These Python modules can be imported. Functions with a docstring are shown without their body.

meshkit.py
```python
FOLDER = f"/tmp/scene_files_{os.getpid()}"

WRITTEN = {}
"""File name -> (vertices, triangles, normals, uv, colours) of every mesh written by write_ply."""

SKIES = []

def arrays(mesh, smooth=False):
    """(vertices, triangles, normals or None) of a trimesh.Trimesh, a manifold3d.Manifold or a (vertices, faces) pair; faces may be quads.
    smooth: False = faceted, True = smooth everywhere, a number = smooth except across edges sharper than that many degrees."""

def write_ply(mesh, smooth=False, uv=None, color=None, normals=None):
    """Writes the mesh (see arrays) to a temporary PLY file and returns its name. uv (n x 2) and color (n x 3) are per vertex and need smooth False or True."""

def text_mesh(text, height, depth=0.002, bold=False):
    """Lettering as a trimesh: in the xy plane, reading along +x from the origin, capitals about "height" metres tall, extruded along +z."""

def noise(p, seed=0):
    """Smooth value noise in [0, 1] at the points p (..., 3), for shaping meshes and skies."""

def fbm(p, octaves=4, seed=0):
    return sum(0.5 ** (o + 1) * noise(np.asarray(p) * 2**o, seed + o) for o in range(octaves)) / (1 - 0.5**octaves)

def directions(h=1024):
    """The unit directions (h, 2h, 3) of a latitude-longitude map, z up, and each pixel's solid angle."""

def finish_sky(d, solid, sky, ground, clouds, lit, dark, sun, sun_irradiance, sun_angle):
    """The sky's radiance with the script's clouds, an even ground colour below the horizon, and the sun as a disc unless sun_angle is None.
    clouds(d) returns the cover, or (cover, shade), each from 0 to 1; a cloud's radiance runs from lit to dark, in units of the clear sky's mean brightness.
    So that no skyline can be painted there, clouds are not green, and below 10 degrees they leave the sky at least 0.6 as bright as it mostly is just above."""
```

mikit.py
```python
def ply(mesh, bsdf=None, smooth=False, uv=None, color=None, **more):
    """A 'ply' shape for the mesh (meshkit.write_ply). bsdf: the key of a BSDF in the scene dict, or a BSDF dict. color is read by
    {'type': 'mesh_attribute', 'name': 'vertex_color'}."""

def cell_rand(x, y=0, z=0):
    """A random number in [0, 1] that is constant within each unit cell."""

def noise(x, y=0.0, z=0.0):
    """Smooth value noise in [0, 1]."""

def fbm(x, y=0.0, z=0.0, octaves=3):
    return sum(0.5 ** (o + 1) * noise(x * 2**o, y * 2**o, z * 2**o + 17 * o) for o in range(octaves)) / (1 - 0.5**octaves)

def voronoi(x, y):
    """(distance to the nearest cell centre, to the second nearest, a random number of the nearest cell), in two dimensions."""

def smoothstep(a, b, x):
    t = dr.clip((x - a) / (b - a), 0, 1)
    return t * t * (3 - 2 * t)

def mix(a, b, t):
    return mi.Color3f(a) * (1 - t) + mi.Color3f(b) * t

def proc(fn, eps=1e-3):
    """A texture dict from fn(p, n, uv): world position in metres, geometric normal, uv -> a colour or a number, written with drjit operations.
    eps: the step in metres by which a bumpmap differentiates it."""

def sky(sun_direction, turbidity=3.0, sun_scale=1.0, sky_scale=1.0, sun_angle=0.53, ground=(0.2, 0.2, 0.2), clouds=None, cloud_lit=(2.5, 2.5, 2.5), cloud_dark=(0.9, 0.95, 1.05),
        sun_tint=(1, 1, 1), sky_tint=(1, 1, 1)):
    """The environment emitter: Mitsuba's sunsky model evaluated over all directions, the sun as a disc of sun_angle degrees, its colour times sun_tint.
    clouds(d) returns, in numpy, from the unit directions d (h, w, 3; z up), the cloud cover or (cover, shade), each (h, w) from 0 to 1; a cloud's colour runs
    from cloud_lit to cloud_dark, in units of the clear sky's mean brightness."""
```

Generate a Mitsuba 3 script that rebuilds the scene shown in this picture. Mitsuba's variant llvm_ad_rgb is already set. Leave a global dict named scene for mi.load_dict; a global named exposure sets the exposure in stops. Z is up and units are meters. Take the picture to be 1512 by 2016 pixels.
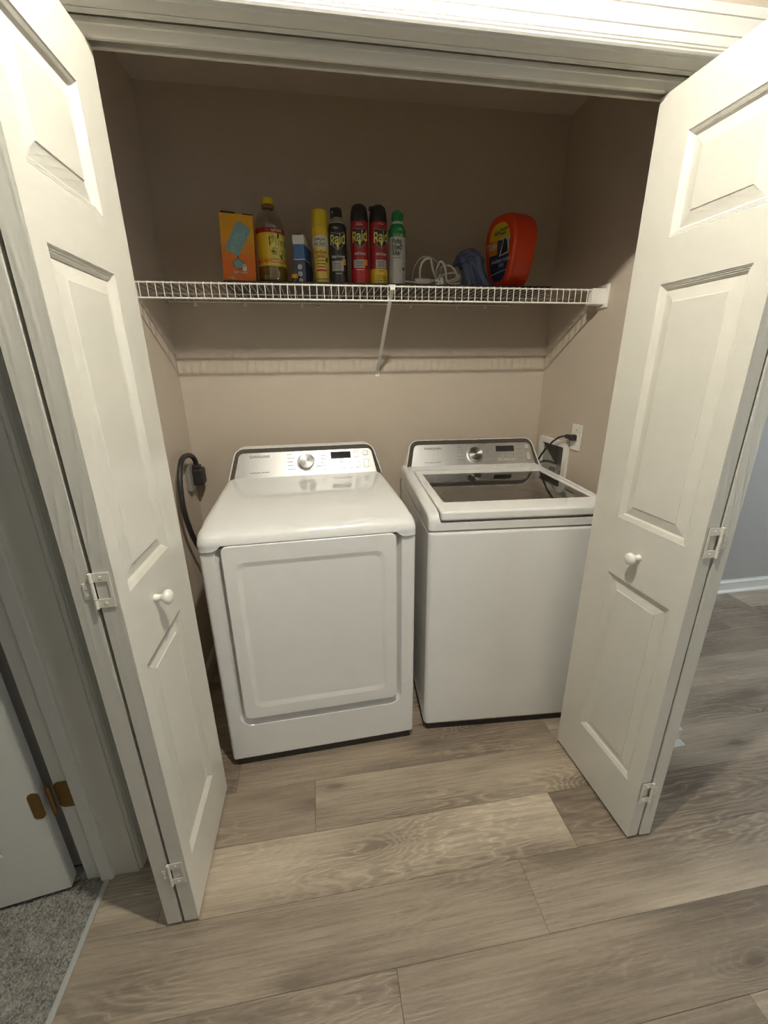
import math, numpy as np, trimesh, shapely, mitsuba as mi, drjit as dr
import manifold3d as m3
from shapely.geometry import Polygon, box as sbox
import mikit, meshkit
from mikit import proc, noise, fbm, cell_rand, smoothstep, mix, voronoi

T = mi.ScalarTransform4f
scene, labels = {}, {}
rng = np.random.default_rng(7)

# ------------------------------------------------------------------ camera, lights, exposure
EYE = np.array([0.3937, -1.1409, 1.3956])
YAW, PITCH, ROLL, FPX = 0.1535, 0.3297, 0.0118, 814.57
_f = np.array([math.sin(YAW) * math.cos(PITCH), math.cos(YAW) * math.cos(PITCH), -math.sin(PITCH)])
_r = np.array([math.cos(YAW), -math.sin(YAW), 0.0])
_d = np.cross(_f, _r)
_down = _d * math.cos(ROLL) - _r * math.sin(ROLL)
scene['camera'] = {'type': 'perspective', 'fov': math.degrees(2 * math.atan(756 / FPX)), 'fov_axis': 'x', 'near_clip': 0.02, 'far_clip': 50.0,
                   'to_world': T().look_at(origin=EYE.tolist(), target=(EYE + _f).tolist(), up=(-_down).tolist())}
exposure = -0.45
BULB_AT, BULB_R, BULB_RGB = (0.56, -0.66, 2.362), 0.022, [5800.0, 5500.0, 4680.0]     # bare warm bulb of the hall ceiling fixture
WIN_HALL_RGB = [1.5, 1.85, 2.1]                                                # daylight at the living-room window, behind the viewer
WIN_EAST_RGB = [4.6, 5.3, 5.8]                                                # daylight at the next room's east window
WIN_LEFT_RGB = [2.9, 3.8, 4.1]                                             # daylight at the bedroom window

# ------------------------------------------------------------------ helpers
def ref(b): return {'type': 'ref', 'id': b}
used = set()
XF = None            # placement shared by the things standing on the shelf
def key_of(base):
    k, i = base, 0
    while k in used:
        i += 1; k = f'{base}_{i:03d}'
    used.add(k); return k
def put(name, mesh, b, smooth=False, parent=None, to=None, label=None, **kw):
    k = key_of((parent + '__' if parent else '') + name)
    if XF is not None: to = XF if to is None else XF @ to
    if to is not None:
        if hasattr(mesh, 'to_mesh'): mesh = man2tri(mesh)
        if isinstance(mesh, tuple): mesh = trimesh.Trimesh(np.array(mesh[0], float), np.array(mesh[1]), process=False)
        mesh = mesh.copy(); mesh.apply_transform(to)
    scene[k] = mikit.ply(mesh, b, smooth=smooth, **kw)
    if label: labels[k] = {'label': label}
    return k
def thing(name, label, cat, group=None, kind=None):
    k = key_of(name); labels[k] = {'label': label, 'category': cat}
    if group: labels[k]['group'] = group
    if kind: labels[k]['kind'] = kind
    return k
def tag(k, label, cat=None, group=None, kind=None):
    labels[k] = {'label': label}
    if cat: labels[k]['category'] = cat
    if group: labels[k]['group'] = group
    if kind: labels[k]['kind'] = kind
    return k
def struct(name, mesh, b, label, smooth=False, cat=None, **kw):
    return tag(put(name, mesh, b, smooth, **kw), label, cat or name.split('_')[0], kind='structure')
def man2tri(m):
    q = m.to_mesh(); return trimesh.Trimesh(np.array(q.vert_properties[:, :3], float), np.array(q.tri_verts), process=False)
def cat_(ms): return trimesh.util.concatenate([man2tri(m) if hasattr(m, 'to_mesh') else m for m in ms])
def bx(x0, x1, y0, y1, z0, z1):
    m = trimesh.creation.box(extents=(x1 - x0, y1 - y0, z1 - z0)); m.apply_translation(((x0 + x1) / 2, (y0 + y1) / 2, (z0 + z1) / 2)); return m
def mbox(x0, x1, y0, y1, z0, z1): return m3.Manifold.cube((x1 - x0, y1 - y0, z1 - z0)).translate((x0, y0, z0))
def rbox(x0, x1, y0, y1, z0, z1, r=0.003, n=12):
    s = m3.Manifold.sphere(r, n); r = r * 0.999
    return m3.Manifold.batch_hull([s.translate((x, y, z)) for x in (x0 + r, x1 - r) for y in (y0 + r, y1 - r) for z in (z0 + r, z1 - r)])
def rpoly(w0, h0, w1, h1, r, n=6):
    """rounded rectangle (counter-clockwise) from (w0, h0) to (w1, h1)"""
    p = []
    for cx, cy, a in ((w1 - r, h0 + r, -90), (w1 - r, h1 - r, 0), (w0 + r, h1 - r, 90), (w0 + r, h0 + r, 180)):
        for t in np.linspace(a, a + 90, n + 1): p.append((cx + r * math.cos(math.radians(t)), cy + r * math.sin(math.radians(t))))
    return np.array(p)
def mext(poly, h, z=0.0):
    return m3.CrossSection([np.asarray(poly, float)]).extrude(h).translate((0, 0, z))
FRONT = np.array([[1, 0, 0, 0], [0, 0, -1, 0], [0, 1, 0, 0], [0, 0, 0, 1.0]])      # xy drawing -> xz plane, its z towards -y
def stand(m, x=0, y=0, z=0):
    m = man2tri(m) if hasattr(m, 'to_mesh') else m.copy()
    m.apply_transform(FRONT); m.apply_translation((x, y, z)); return m
def lathe(prof, n=40, at=(0, 0, 0)):
    prof = np.array(prof, float); k = len(prof); a = np.arange(n) * 2 * np.pi / n
    v = np.stack([prof[None, :, 0] * np.cos(a)[:, None], prof[None, :, 0] * np.sin(a)[:, None], np.broadcast_to(prof[None, :, 1], (n, k))], -1).reshape(-1, 3)
    f = []
    for i in range(n):
        j = (i + 1) % n
        for t in range(k - 1): f += [(i * k + t, j * k + t, j * k + t + 1), (i * k + t, j * k + t + 1, i * k + t + 1)]
    m = trimesh.Trimesh(v, np.array(f), process=False); m.merge_vertices(); m.update_faces(m.nondegenerate_faces())
    m.apply_translation(at); return m
def tube(path, r, n=8, caps=True):
    p = np.asarray(path, float); t = np.gradient(p, axis=0); t /= np.linalg.norm(t, axis=1, keepdims=True) + 1e-12
    a = np.cross(t[0], [0, 0, 1.0] if abs(t[0][2]) < .9 else [1.0, 0, 0]); a /= np.linalg.norm(a); A = []
    for q in t:
        a = a - q * (a @ q); a /= np.linalg.norm(a); A.append(a)
    A = np.array(A); B = np.cross(t, A); ang = np.arange(n) * 2 * np.pi / n; r = np.broadcast_to(r, (len(p),))
    v = p[:, None] + r[:, None, None] * (np.cos(ang)[None, :, None] * A[:, None] + np.sin(ang)[None, :, None] * B[:, None])
    f = []
    for i in range(len(p) - 1):
        for j in range(n):
            k = (j + 1) % n; f += [(i * n + j, i * n + k, (i + 1) * n + k), (i * n + j, (i + 1) * n + k, (i + 1) * n + j)]
    v = v.reshape(-1, 3)
    if caps:
        v = np.vstack([v, p[:1], p[-1:]]); q = len(p) * n
        for j in range(n): f += [(q, (j + 1) % n, j), (q + 1, (len(p) - 1) * n + j, (len(p) - 1) * n + (j + 1) % n)]
    return trimesh.Trimesh(v, np.array(f), process=False)
def spline(pts, n=60):
    from scipy.interpolate import CubicSpline
    p = np.array(pts, float); s = np.r_[0, np.cumsum(np.linalg.norm(np.diff(p, axis=0), axis=1))]
    return CubicSpline(s, p)(np.linspace(0, s[-1], n))
def loft(rings, cap0=True, cap1=True):
    """rings: list of (k, 3) closed loops; cap fan to the centre"""
    k = len(rings[0]); v = np.vstack(rings); f = []
    for i in range(len(rings) - 1):
        for j in range(k):
            q = (j + 1) % k; f += [(i * k + j, i * k + q, (i + 1) * k + q), (i * k + j, (i + 1) * k + q, (i + 1) * k + j)]
    for on, i, s in ((cap0, 0, 1), (cap1, len(rings) - 1, -1)):
        if on:
            v = np.vstack([v, np.mean(rings[i], axis=0)[None]]); c = len(v) - 1
            for j in range(k):
                q = (j + 1) % k; f.append((c, i * k + q, i * k + j) if s > 0 else (c, i * k + j, i * k + q))
    m = trimesh.Trimesh(v, np.array(f), process=False)
    return m
def fixw(m):
    if m.volume < 0: m.invert()
    return m
def fine(m, e):
    v, f = trimesh.remesh.subdivide_to_size(m.vertices, m.faces, e, max_iter=12); return trimesh.Trimesh(v, f, process=False)
def flat(poly, t=0.0004):
    g = getattr(poly, 'geoms', [poly]); return cat_([trimesh.creation.extrude_polygon(q, t, engine='earcut') for q in g if q.area > 0])
def text(s, h, bold=False, sx=1.0, t=0.0004, slant=0.0):
    m = meshkit.text_mesh(s, h, t, bold); m.vertices[:, 0] -= m.bounds.mean(0)[0]; m.vertices[:, 0] *= sx; m.vertices[:, 0] += slant * m.vertices[:, 1]; return m
def wrap(m, R, at, a0=0.0, e=0.004, z=0.0):
    """bend a flat drawing (x sideways, y up) around a can of radius R; angle 0 faces the viewer's side (-y), growing to the right"""
    m = fine(m, e); x, y, d = m.vertices.T; a = a0 + x / R
    m.vertices = np.stack([at[0] + (R + d) * np.sin(a), at[1] - (R + d) * np.cos(a), at[2] + y + z], 1); return m
def arc(R, a0, a1, z0, z1, t=0.0003): return wrap(flat(sbox(a0 * R, z0, a1 * R, z1), t), R, (0, 0, 0), e=0.008)

# ------------------------------------------------------------------ materials
def P(base, rough=0.5, spec=0.5, **k):
    return {'type': 'principled', 'base_color': base if isinstance(base, dict) else {'type': 'rgb', 'value': list(base)}, 'roughness': rough, 'specular': spec, **k}
def bump(b, fn, scale, eps=1e-3): return {'type': 'bumpmap', 'arbitrary': proc(fn, eps), 'scale': scale, 'bsdf': b}
def two(b): return {'type': 'twosided', 'bsdf': b}
def peel(p, n, uv): return fbm(p.x * 260, p.y * 260, p.z * 260, 2)
scene['wall_paint'] = two(bump(P((.50, .43, .355), .55, .35), peel, .0009))
scene['room_paint'] = two(P((.39, .375, .36), .6, .3))
scene['ceiling_white'] = two(P((.74, .73, .71), .8, .2))
scene['ceiling_paint'] = two(bump(P((.62, .56, .48), .8, .2), peel, .0012))
scene['trim_white'] = two(P((.68, .67, .625), .28, .5))
def grain_h(p, n, uv):
    q = fbm(uv.x * 7, uv.y * 1.1, 3.0, 2) * 16 + uv.x * 60
    ln = dr.abs(q - dr.floor(q) - .5) * 2
    return smoothstep(.55, 1.0, ln) * noise(uv.x * 90, uv.y * 9, 5.0) + .35 * noise(uv.x * 420, uv.y * 22, 1.0)
scene['door_paint'] = two(bump(P((.61, .59, .53), .22, .5), grain_h, .0005, 6e-4))
scene['appliance_white'] = P((.775, .775, .762), .055, .5)
scene['plastic_white'] = P((.74, .72, .67), .35, .5)
scene['wire_white'] = P((.76, .74, .69), .35, .5)
scene['hinge_paint'] = P((.66, .63, .56), .35, .5)
scene['black_plastic'] = P((.012, .011, .011), .35, .5)
scene['black_rubber'] = P((.018, .016, .016), .5, .5)
scene['bezel'] = P((.075, .065, .055), .3, .5)
scene['screen_black'] = P((.01, .01, .01), .12, .5)
scene['smudge'] = P((.33, .33, .32), .5, .3)
scene['ink'] = P((.035, .032, .03), .5, .3)
scene['ink_grey'] = P((.22, .22, .21), .5, .3)
scene['seam_grey'] = P((.42, .41, .39), .5, .3)
scene['silver'] = {'type': 'roughconductor', 'material': 'none', 'specular_reflectance': {'type': 'rgb', 'value': [.82, .82, .81]}, 'distribution': 'ggx', 'alpha_u': .14, 'alpha_v': .36}
scene['chrome'] = {'type': 'roughconductor', 'material': 'none', 'specular_reflectance': {'type': 'rgb', 'value': [.72, .71, .69]}, 'distribution': 'ggx', 'alpha': .12}
scene['spun_metal'] = {'type': 'roughconductor', 'material': 'none', 'specular_reflectance': {'type': 'rgb', 'value': [.36, .355, .345]}, 'distribution': 'ggx', 'alpha_u': .07, 'alpha_v': .42}
scene['brass'] = {'type': 'roughconductor', 'material': 'none', 'specular_reflectance': {'type': 'rgb', 'value': [.30, .19, .075]}, 'distribution': 'ggx', 'alpha': .25}
scene['steel'] = {'type': 'roughconductor', 'material': 'none', 'specular_reflectance': {'type': 'rgb', 'value': [.5, .48, .45]}, 'distribution': 'ggx', 'alpha': .3}
scene['smoked_glass'] = {'type': 'thindielectric', 'int_ior': 1.5, 'specular_transmittance': {'type': 'rgb', 'value': [.17, .16, .135]}}
scene['tub_grey'] = P((.13, .12, .105), .4, .5)
scene['clear_plastic'] = {'type': 'thindielectric', 'int_ior': 1.6, 'specular_transmittance': {'type': 'rgb', 'value': [.78, .77, .71]}}
for nm, c in dict(red=(.42, .014, .02), deep_red=(.26, .012, .016), yellow=(.72, .50, .03), cap_yellow=(.62, .48, .02), pale_yellow=(.74, .55, .10), lemon=(.76, .70, .16), cream=(.72, .68, .58),
                  can_black=(.014, .013, .014), green=(.012, .17, .055), grey_label=(.42, .41, .39), can_white=(.52, .55, .52), white=(.74, .73, .70), orange=(.72, .24, .015), blue=(.018, .105, .30),
                  navy=(.012, .022, .085), tub_orange=(.68, .055, .008), dark_paper=(.045, .022, .014), teal=(.17, .33, .33), teal_light=(.42, .58, .55), can_grey=(.26, .25, .22), brown_ink=(.16, .08, .015),
                  amber_cap=(.78, .42, .02), leaf=(.03, .10, .04), blue_ink=(.05, .07, .25), tile=(.35, .34, .28)).items():
    scene['c_' + nm] = P(c, .35, .5)
scene['liquid'] = P((.50, .33, .03), .08, .5, spec_trans=.45, eta=1.33)
del scene['liquid']['specular']
def box_col(p, n, uv): return mix((.70, .15, .012), (.74, .36, .02), smoothstep(.25, .75, uv.y))     # printed orange-to-yellow gradient of the carton
scene['carton_print'] = P(proc(box_col), .4, .4)
def cloth_col(p, n, uv):
    g = noise(p.x * 900, p.z * 900, p.y * 900)
    return mix((.052, .074, .150), (.085, .112, .200), g)
scene['blue_cloth'] = two(P(proc(cloth_col), .42, .5, sheen=.4))
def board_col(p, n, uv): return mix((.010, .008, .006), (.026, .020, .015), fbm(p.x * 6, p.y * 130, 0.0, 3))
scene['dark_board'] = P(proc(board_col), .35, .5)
def wood(uv):
    k = dr.floor(uv.x / 10.0); tone = dr.floor(uv.y); u = uv.x - k * 10.0; v = uv.y - tone; s = k * 7.31
    # rare knots bend the grain lines around them
    kd, _, kr = voronoi(u * 2.3 + s, v * 7.0 + k * 3.7)
    has = kr > .62
    knot = dr.select(has, dr.exp(-dr.square(kd / .24)), 0.0); core = dr.select(has, dr.exp(-dr.square(kd / .06)), 0.0)
    w = fbm(u * 1.1 + s, v * 8 + s, k * 1.7, 3)
    ph = w * 26 + v * 34 + knot * 5.0 + .9 * noise(u * 26, v * 140, s)
    l = dr.abs(ph - dr.floor(ph) - .5) * 2
    cath = smoothstep(.40, .66, fbm(u * 1.9 + s * 2, v * 6.0, k * 2.3, 2))               # where the figure is strong
    band = fbm(u * 1.7 + s, v * 13 + 9, k * .9, 4)
    patch = fbm(u * 3.1 + s, v * 5.5, k * 1.3 + 40, 2)
    streak = noise(u * 9 + s, v * 260, k) * .40 + noise(u * 22, v * 560, k + .5) * .34 + noise(u * 80, v * 900, k + .2) * .26
    pale = cath * smoothstep(.84, .99, l) * smoothstep(.30, .70, noise(u * 14, v * 60, k + 3.0))     # limed pores
    t = .50 + 1.0 * (band - .5) + .75 * (patch - .5) + .70 * (streak - .5) - cath * .22 * smoothstep(.25, .75, 1 - l) + .36 * pale - .34 * knot - .45 * core
    return t, tone, pale, streak, k
def wood_col(p, n, uv):
    t, tone, pale, st, k = wood(uv)
    b = tone / 7.0
    dark = mix((.112, .086, .066), (.240, .190, .144), b)
    lite = mix((.330, .265, .202), (.640, .540, .420), b)
    return mix(dark, lite, dr.clip(t, 0, 1.1))
def wood_h(p, n, uv):
    t, tone, pale, st, k = wood(uv); return t * .6 + st * .4
scene['plank'] = bump(P(proc(wood_col), .36, .42), wood_h, .0006, 6e-4)
scene['subfloor'] = P((.05, .04, .03), .9, .1)
def carpet_col(p, n, uv):
    a = noise(p.x * 330, p.y * 330, p.z * 150) * .6 + noise(p.x * 700, p.y * 700, p.z * 200 + 7) * .4; b = fbm(p.x * 60, p.y * 60, 1.0, 3)
    return mix((.10, .092, .080), (.47, .45, .41), dr.clip(.40 + 1.25 * (a - .5) + .45 * (b - .5), 0, 1))
scene['carpet_pile'] = two(P(proc(carpet_col), .95, .1))
scene['lamp_on'] = P((.8, .8, .8), .5, .3)

# ------------------------------------------------------------------ room dimensions
XL, XR, YB, ZCL, ZH = -0.2026, 1.5395, 0.9186, 2.413, 2.44
YF, YI = -0.080, 0.030                       # hall face and closet face of the front wall
JL, JR, ZJ = -0.122, 1.388, 2.034            # jamb faces, underside of the head
XO = 1.700                                   # outer (living-room) face of the closet's right wall
HX = -0.216                                  # hall face of the left wall
DY = -0.219                                  # jamb face of the left doorway
DO = -1.02                                   # other jamb of that doorway
YFAR, XFAR, YREAR = 0.885, 4.2, -3.0

# ---- walls
struct('wall_back', bx(XL - .1, XO, YB, YB + .1, 0, ZH), 'wall_paint', 'taupe painted back wall of the laundry closet behind the washer and dryer')
lw = bx(-.335, XL, YI, YB + .1, 0, ZH)
struct('wall_left', lw, 'wall_paint', 'taupe painted left side wall of the laundry closet beside the dryer')
BOXY0, BOXY1, BOXZ0, BOXZ1 = 0.640, 0.838, 0.862, 1.046
rw = mbox(XR, XO, YI, YB + .1, 0, ZH) - mbox(XR - .01, XR + .085, BOXY0, BOXY1, BOXZ0, BOXZ1)
struct('wall_right', rw, 'wall_paint', 'taupe painted right side wall of the laundry closet with the washer hookup')
fw = mbox(HX - .02, XO, YF, YI, 0, ZH) - mbox(JL - .019, JR + .019, YF - .1, YI + .1, -.1, ZJ + .019)
struct('wall_front', fw, 'wall_paint', 'painted wall around the closet opening, seen above the head casing')
hw = mbox(-.335, HX, YREAR, YI, 0, ZH) - mbox(-.5, 0, DO - .019, DY + .019, -.1, 2.053)
struct('wall_hall', hw, 'room_paint', 'hallway wall on the left that holds the doorway to the carpeted room', cat='wall')
struct('wall_far', bx(XO, XFAR + .1, YFAR, YFAR + .1, 0, ZH), 'room_paint', 'grey wall of the next room seen past the right folding door')
struct('wall_rear', mbox(-.335, XFAR, YREAR - .1, YREAR, 0, ZH) - mbox(2.6, 4.0, YREAR - .2, YREAR + .1, .02, 2.1), 'room_paint', 'wall behind the viewer with a window', cat='wall')
struct('wall_east', mbox(XFAR, XFAR + .1, YREAR, YFAR, 0, ZH) - mbox(XFAR - .1, XFAR + .2, -.8, .6, .7, 2.1), 'room_paint', 'wall at the right end of the next room', cat='wall')
struct('ceiling', bx(-.335, XFAR, YREAR, YF, ZH, ZH + .05), 'ceiling_white', 'ceiling of the hallway')
struct('ceiling_far', bx(XO, XFAR, YF, YFAR, ZH, ZH + .05), 'ceiling_white', 'ceiling of the next room', cat='ceiling')
struct('ceiling_closet', bx(XL, XR, YI, YB, ZCL, ZCL + .03), 'ceiling_paint', 'ceiling inside the laundry closet above the wire shelf', cat='ceiling')
# carpeted room on the left
struct('wall_bedroom_window', mbox(-3.1, -3.0, -2.6, .9, 0, ZH) - mbox(-3.2, -2.9, -1.11, -.33, .8, 2.1), 'room_paint', 'window wall of the carpeted room on the left', cat='wall')
struct('wall_bedroom_back', bx(-3.0, -.335, -.172, -.07, 0, ZH), 'room_paint', 'back wall of the carpeted room on the left', cat='wall')
struct('wall_bedroom_front', bx(-3.0, -.335, -2.6, -2.5, 0, ZH), 'room_paint', 'front wall of the carpeted room on the left', cat='wall')
struct('ceiling_bedroom', bx(-3.0, -.335, -2.5, .8, ZH, ZH + .05), 'ceiling_white', 'ceiling of the carpeted room', cat='ceiling')

# ---- windows: the panes are the daylight
def window(name, cx, y, z0, z1, half, rgb, axis):
    k = thing(name, {'window_1': 'tall white framed window in the wall behind the viewer', 'window_2': 'white framed window of the carpeted room', 'window_3': 'white framed window at the right end of the next room'}[name], 'window', kind='structure')
    if axis == 'y':
        pane = trimesh.Trimesh([[cx - half, y, z0], [cx + half, y, z0], [cx + half, y, z1], [cx - half, y, z1]], [[0, 2, 1], [0, 3, 2]], process=False)
        fr = cat_([bx(cx - half - .03, cx - half, y, y + .09, z0 - .03, z1 + .03), bx(cx + half, cx + half + .03, y, y + .09, z0 - .03, z1 + .03), bx(cx - half, cx + half, y, y + .09, z0 - .03, z0), bx(cx - half, cx + half, y, y + .09, z1, z1 + .03), bx(cx - .015, cx + .015, y, y + .03, z0, z1)])
    else:
        pane = trimesh.Trimesh([[y, cx - half, z0], [y, cx + half, z0], [y, cx + half, z1], [y, cx - half, z1]], [[0, 1, 2], [0, 2, 3]], process=False)
        fr = cat_([bx(y, y + .09, cx - half - .03, cx - half, z0 - .03, z1 + .03), bx(y, y + .09, cx + half, cx + half + .03, z0 - .03, z1 + .03), bx(y, y + .09, cx - half, cx + half, z0 - .03, z0), bx(y, y + .09, cx - half, cx + half, z1, z1 + .03), bx(y, y + .03, cx - .015, cx + .015, z0, z1)])
    if axis == 'w': fr.vertices[:, 0] = 2 * y - fr.vertices[:, 0]; fr.invert()
    put('frame', fr, 'trim_white', parent=k)
    n = trimesh.Trimesh(pane.vertices, pane.faces, process=False).face_normals[0]
    if (axis == 'y' and n[1] < 0) or (axis == 'x' and n[0] < 0) or (axis == 'w' and n[0] > 0): pane.invert()
    put('pane', pane, 'lamp_on', parent=k, emitter={'type': 'area', 'radiance': {'type': 'rgb', 'value': rgb}})
window('window_1', 3.3, YREAR - .06, .05, 2.07, .67, WIN_HALL_RGB, 'y')
window('window_3', -.1, XFAR + .06, .73, 2.07, .67, WIN_EAST_RGB, 'w')
window('window_2', -.72, -3.06, .83, 2.07, .36, WIN_LEFT_RGB, 'x')

# ---- floor of separate planks
FL = 'floor'
struct('floor', cat_([bx(-.30, XO, YREAR, YB, -.03, -.008), bx(XO, XFAR, YREAR, YFAR, -.03, -.008)]), 'subfloor', 'greige wood-look plank floor of the hallway and closet')
PW, PL = 0.1777, 1.22
first_joint = {0: .3059, -1: 1.105, -2: .9105, -3: .5031, -4: 1.3125}
tones = {(0, 0): 1, (0, 1): 4, (-1, 0): 6, (-1, 1): 1, (-2, 0): 3, (-2, 1): 4, (-3, 0): 1, (-3, 1): 1, (-4, 0): 1, (-4, 1): 6, (1, 0): 1, (1, 1): 2, (2, 0): 2, (2, 1): 2, (0, 2): 4, (1, 2): 5, (2, 2): 4, (3, 2): 2, (4, 2): 2, (-1, 2): 3}
def plank(x0, x1, y0, y1, k, tone):
    b, z, h = .0011, 0.0, -.006
    o = [(x0 + .0002, y0 + .0002), (x1 - .0002, y0 + .0002), (x1 - .0002, y1 - .0002), (x0 + .0002, y1 - .0002)]
    i = [(x0 + b, y0 + b), (x1 - b, y0 + b), (x1 - b, y1 - b), (x0 + b, y1 - b)]
    v = [(x, y, z) for x, y in i] + [(x, y, z - b * .9) for x, y in o] + [(x, y, h) for x, y in o]
    f = [(0, 1, 2), (0, 2, 3)]
    for a in range(4):
        c = (a + 1) % 4; f += [(a, 4 + a, 4 + c), (a, 4 + c, c), (4 + a, 8 + a, 8 + c), (4 + a, 8 + c, 4 + c)]
    v = np.array(v); uv = np.stack([v[:, 0] - x0 + 10.0 * k + .02, v[:, 1] - y0 + tone + .005], 1)
    return (v, np.array(f)), uv
pk = 0
for row in range(-16, 7):
    y0 = -.1937 + PW * row; y1 = y0 + PW
    j0 = first_joint.get(row, float(rng.uniform(0, PL)))
    xs = np.arange(j0 - 2 * PL, XFAR, PL)
    for x in xs:
        a, b = max(x, -.287), min(x + PL, XFAR)
        yy = min(y1, YFAR if a > XO else YB)
        if b - a < .02 or yy - y0 < .02: continue
        n = 0 if x < j0 - .01 else 1
        tone = tones.get((row, n if x < j0 + .5 and not (row > -2 and x > 1.3) else 2), float(rng.uniform(1.5, 5.5)))
        pk += 1
        mesh, uv = plank(a, b, max(y0, YREAR), yy, pk, round(min(7, max(0, tone))))
        put('plank', mesh, 'plank', parent=FL, uv=uv)
# threshold strip and carpet
struct('trim_threshold', rbox(-.3005, -.2865, DO, DY, -.004, .006, .003), 'seam_grey', 'pale strip between the carpet and the plank floor', smooth=30, cat='trim')
gx, gy = np.arange(-.90, -.2985, .0026), np.arange(-1.0, DY + .004, .0026)
X, Y = np.meshgrid(gx, gy, indexing='ij')
Z = -.004 +   .010 * meshkit.noise(np.stack([X * 210, Y * 210, X * 0], -1)) + .0015 * meshkit.noise(np.stack([X * 35, Y * 35, X * 0 + 4], -1))
X = X + (meshkit.noise(np.stack([X * 300, Y * 300, X * 0 + 9], -1)) - .5) * .003
ni, nj = X.shape; I, J = np.meshgrid(np.arange(ni - 1), np.arange(nj - 1), indexing='ij'); q = (I * nj + J).ravel()
pile = trimesh.Trimesh(np.stack([X, Y, Z], -1).reshape(-1, 3), np.vstack([np.stack([q, q + nj, q + nj + 1], 1), np.stack([q, q + nj + 1, q + 1], 1)]), process=False)
flatc = cat_([bx(-2.99, -.90, -2.49, -.176, -.03, .004), bx(-.90, -.34, DY + .003, -.176, -.03, .002), bx(-.9, -.335, -2.5, -1.0, -.03, .002), bx(-.9, -.30, -1.0, DY + .02, -.03, -.006)])
tag(put('carpet', cat_([pile, flatc]), 'carpet_pile', True), 'grey flecked carpet beyond the threshold strip at the lower left', 'carpet', kind='stuff')

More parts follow.
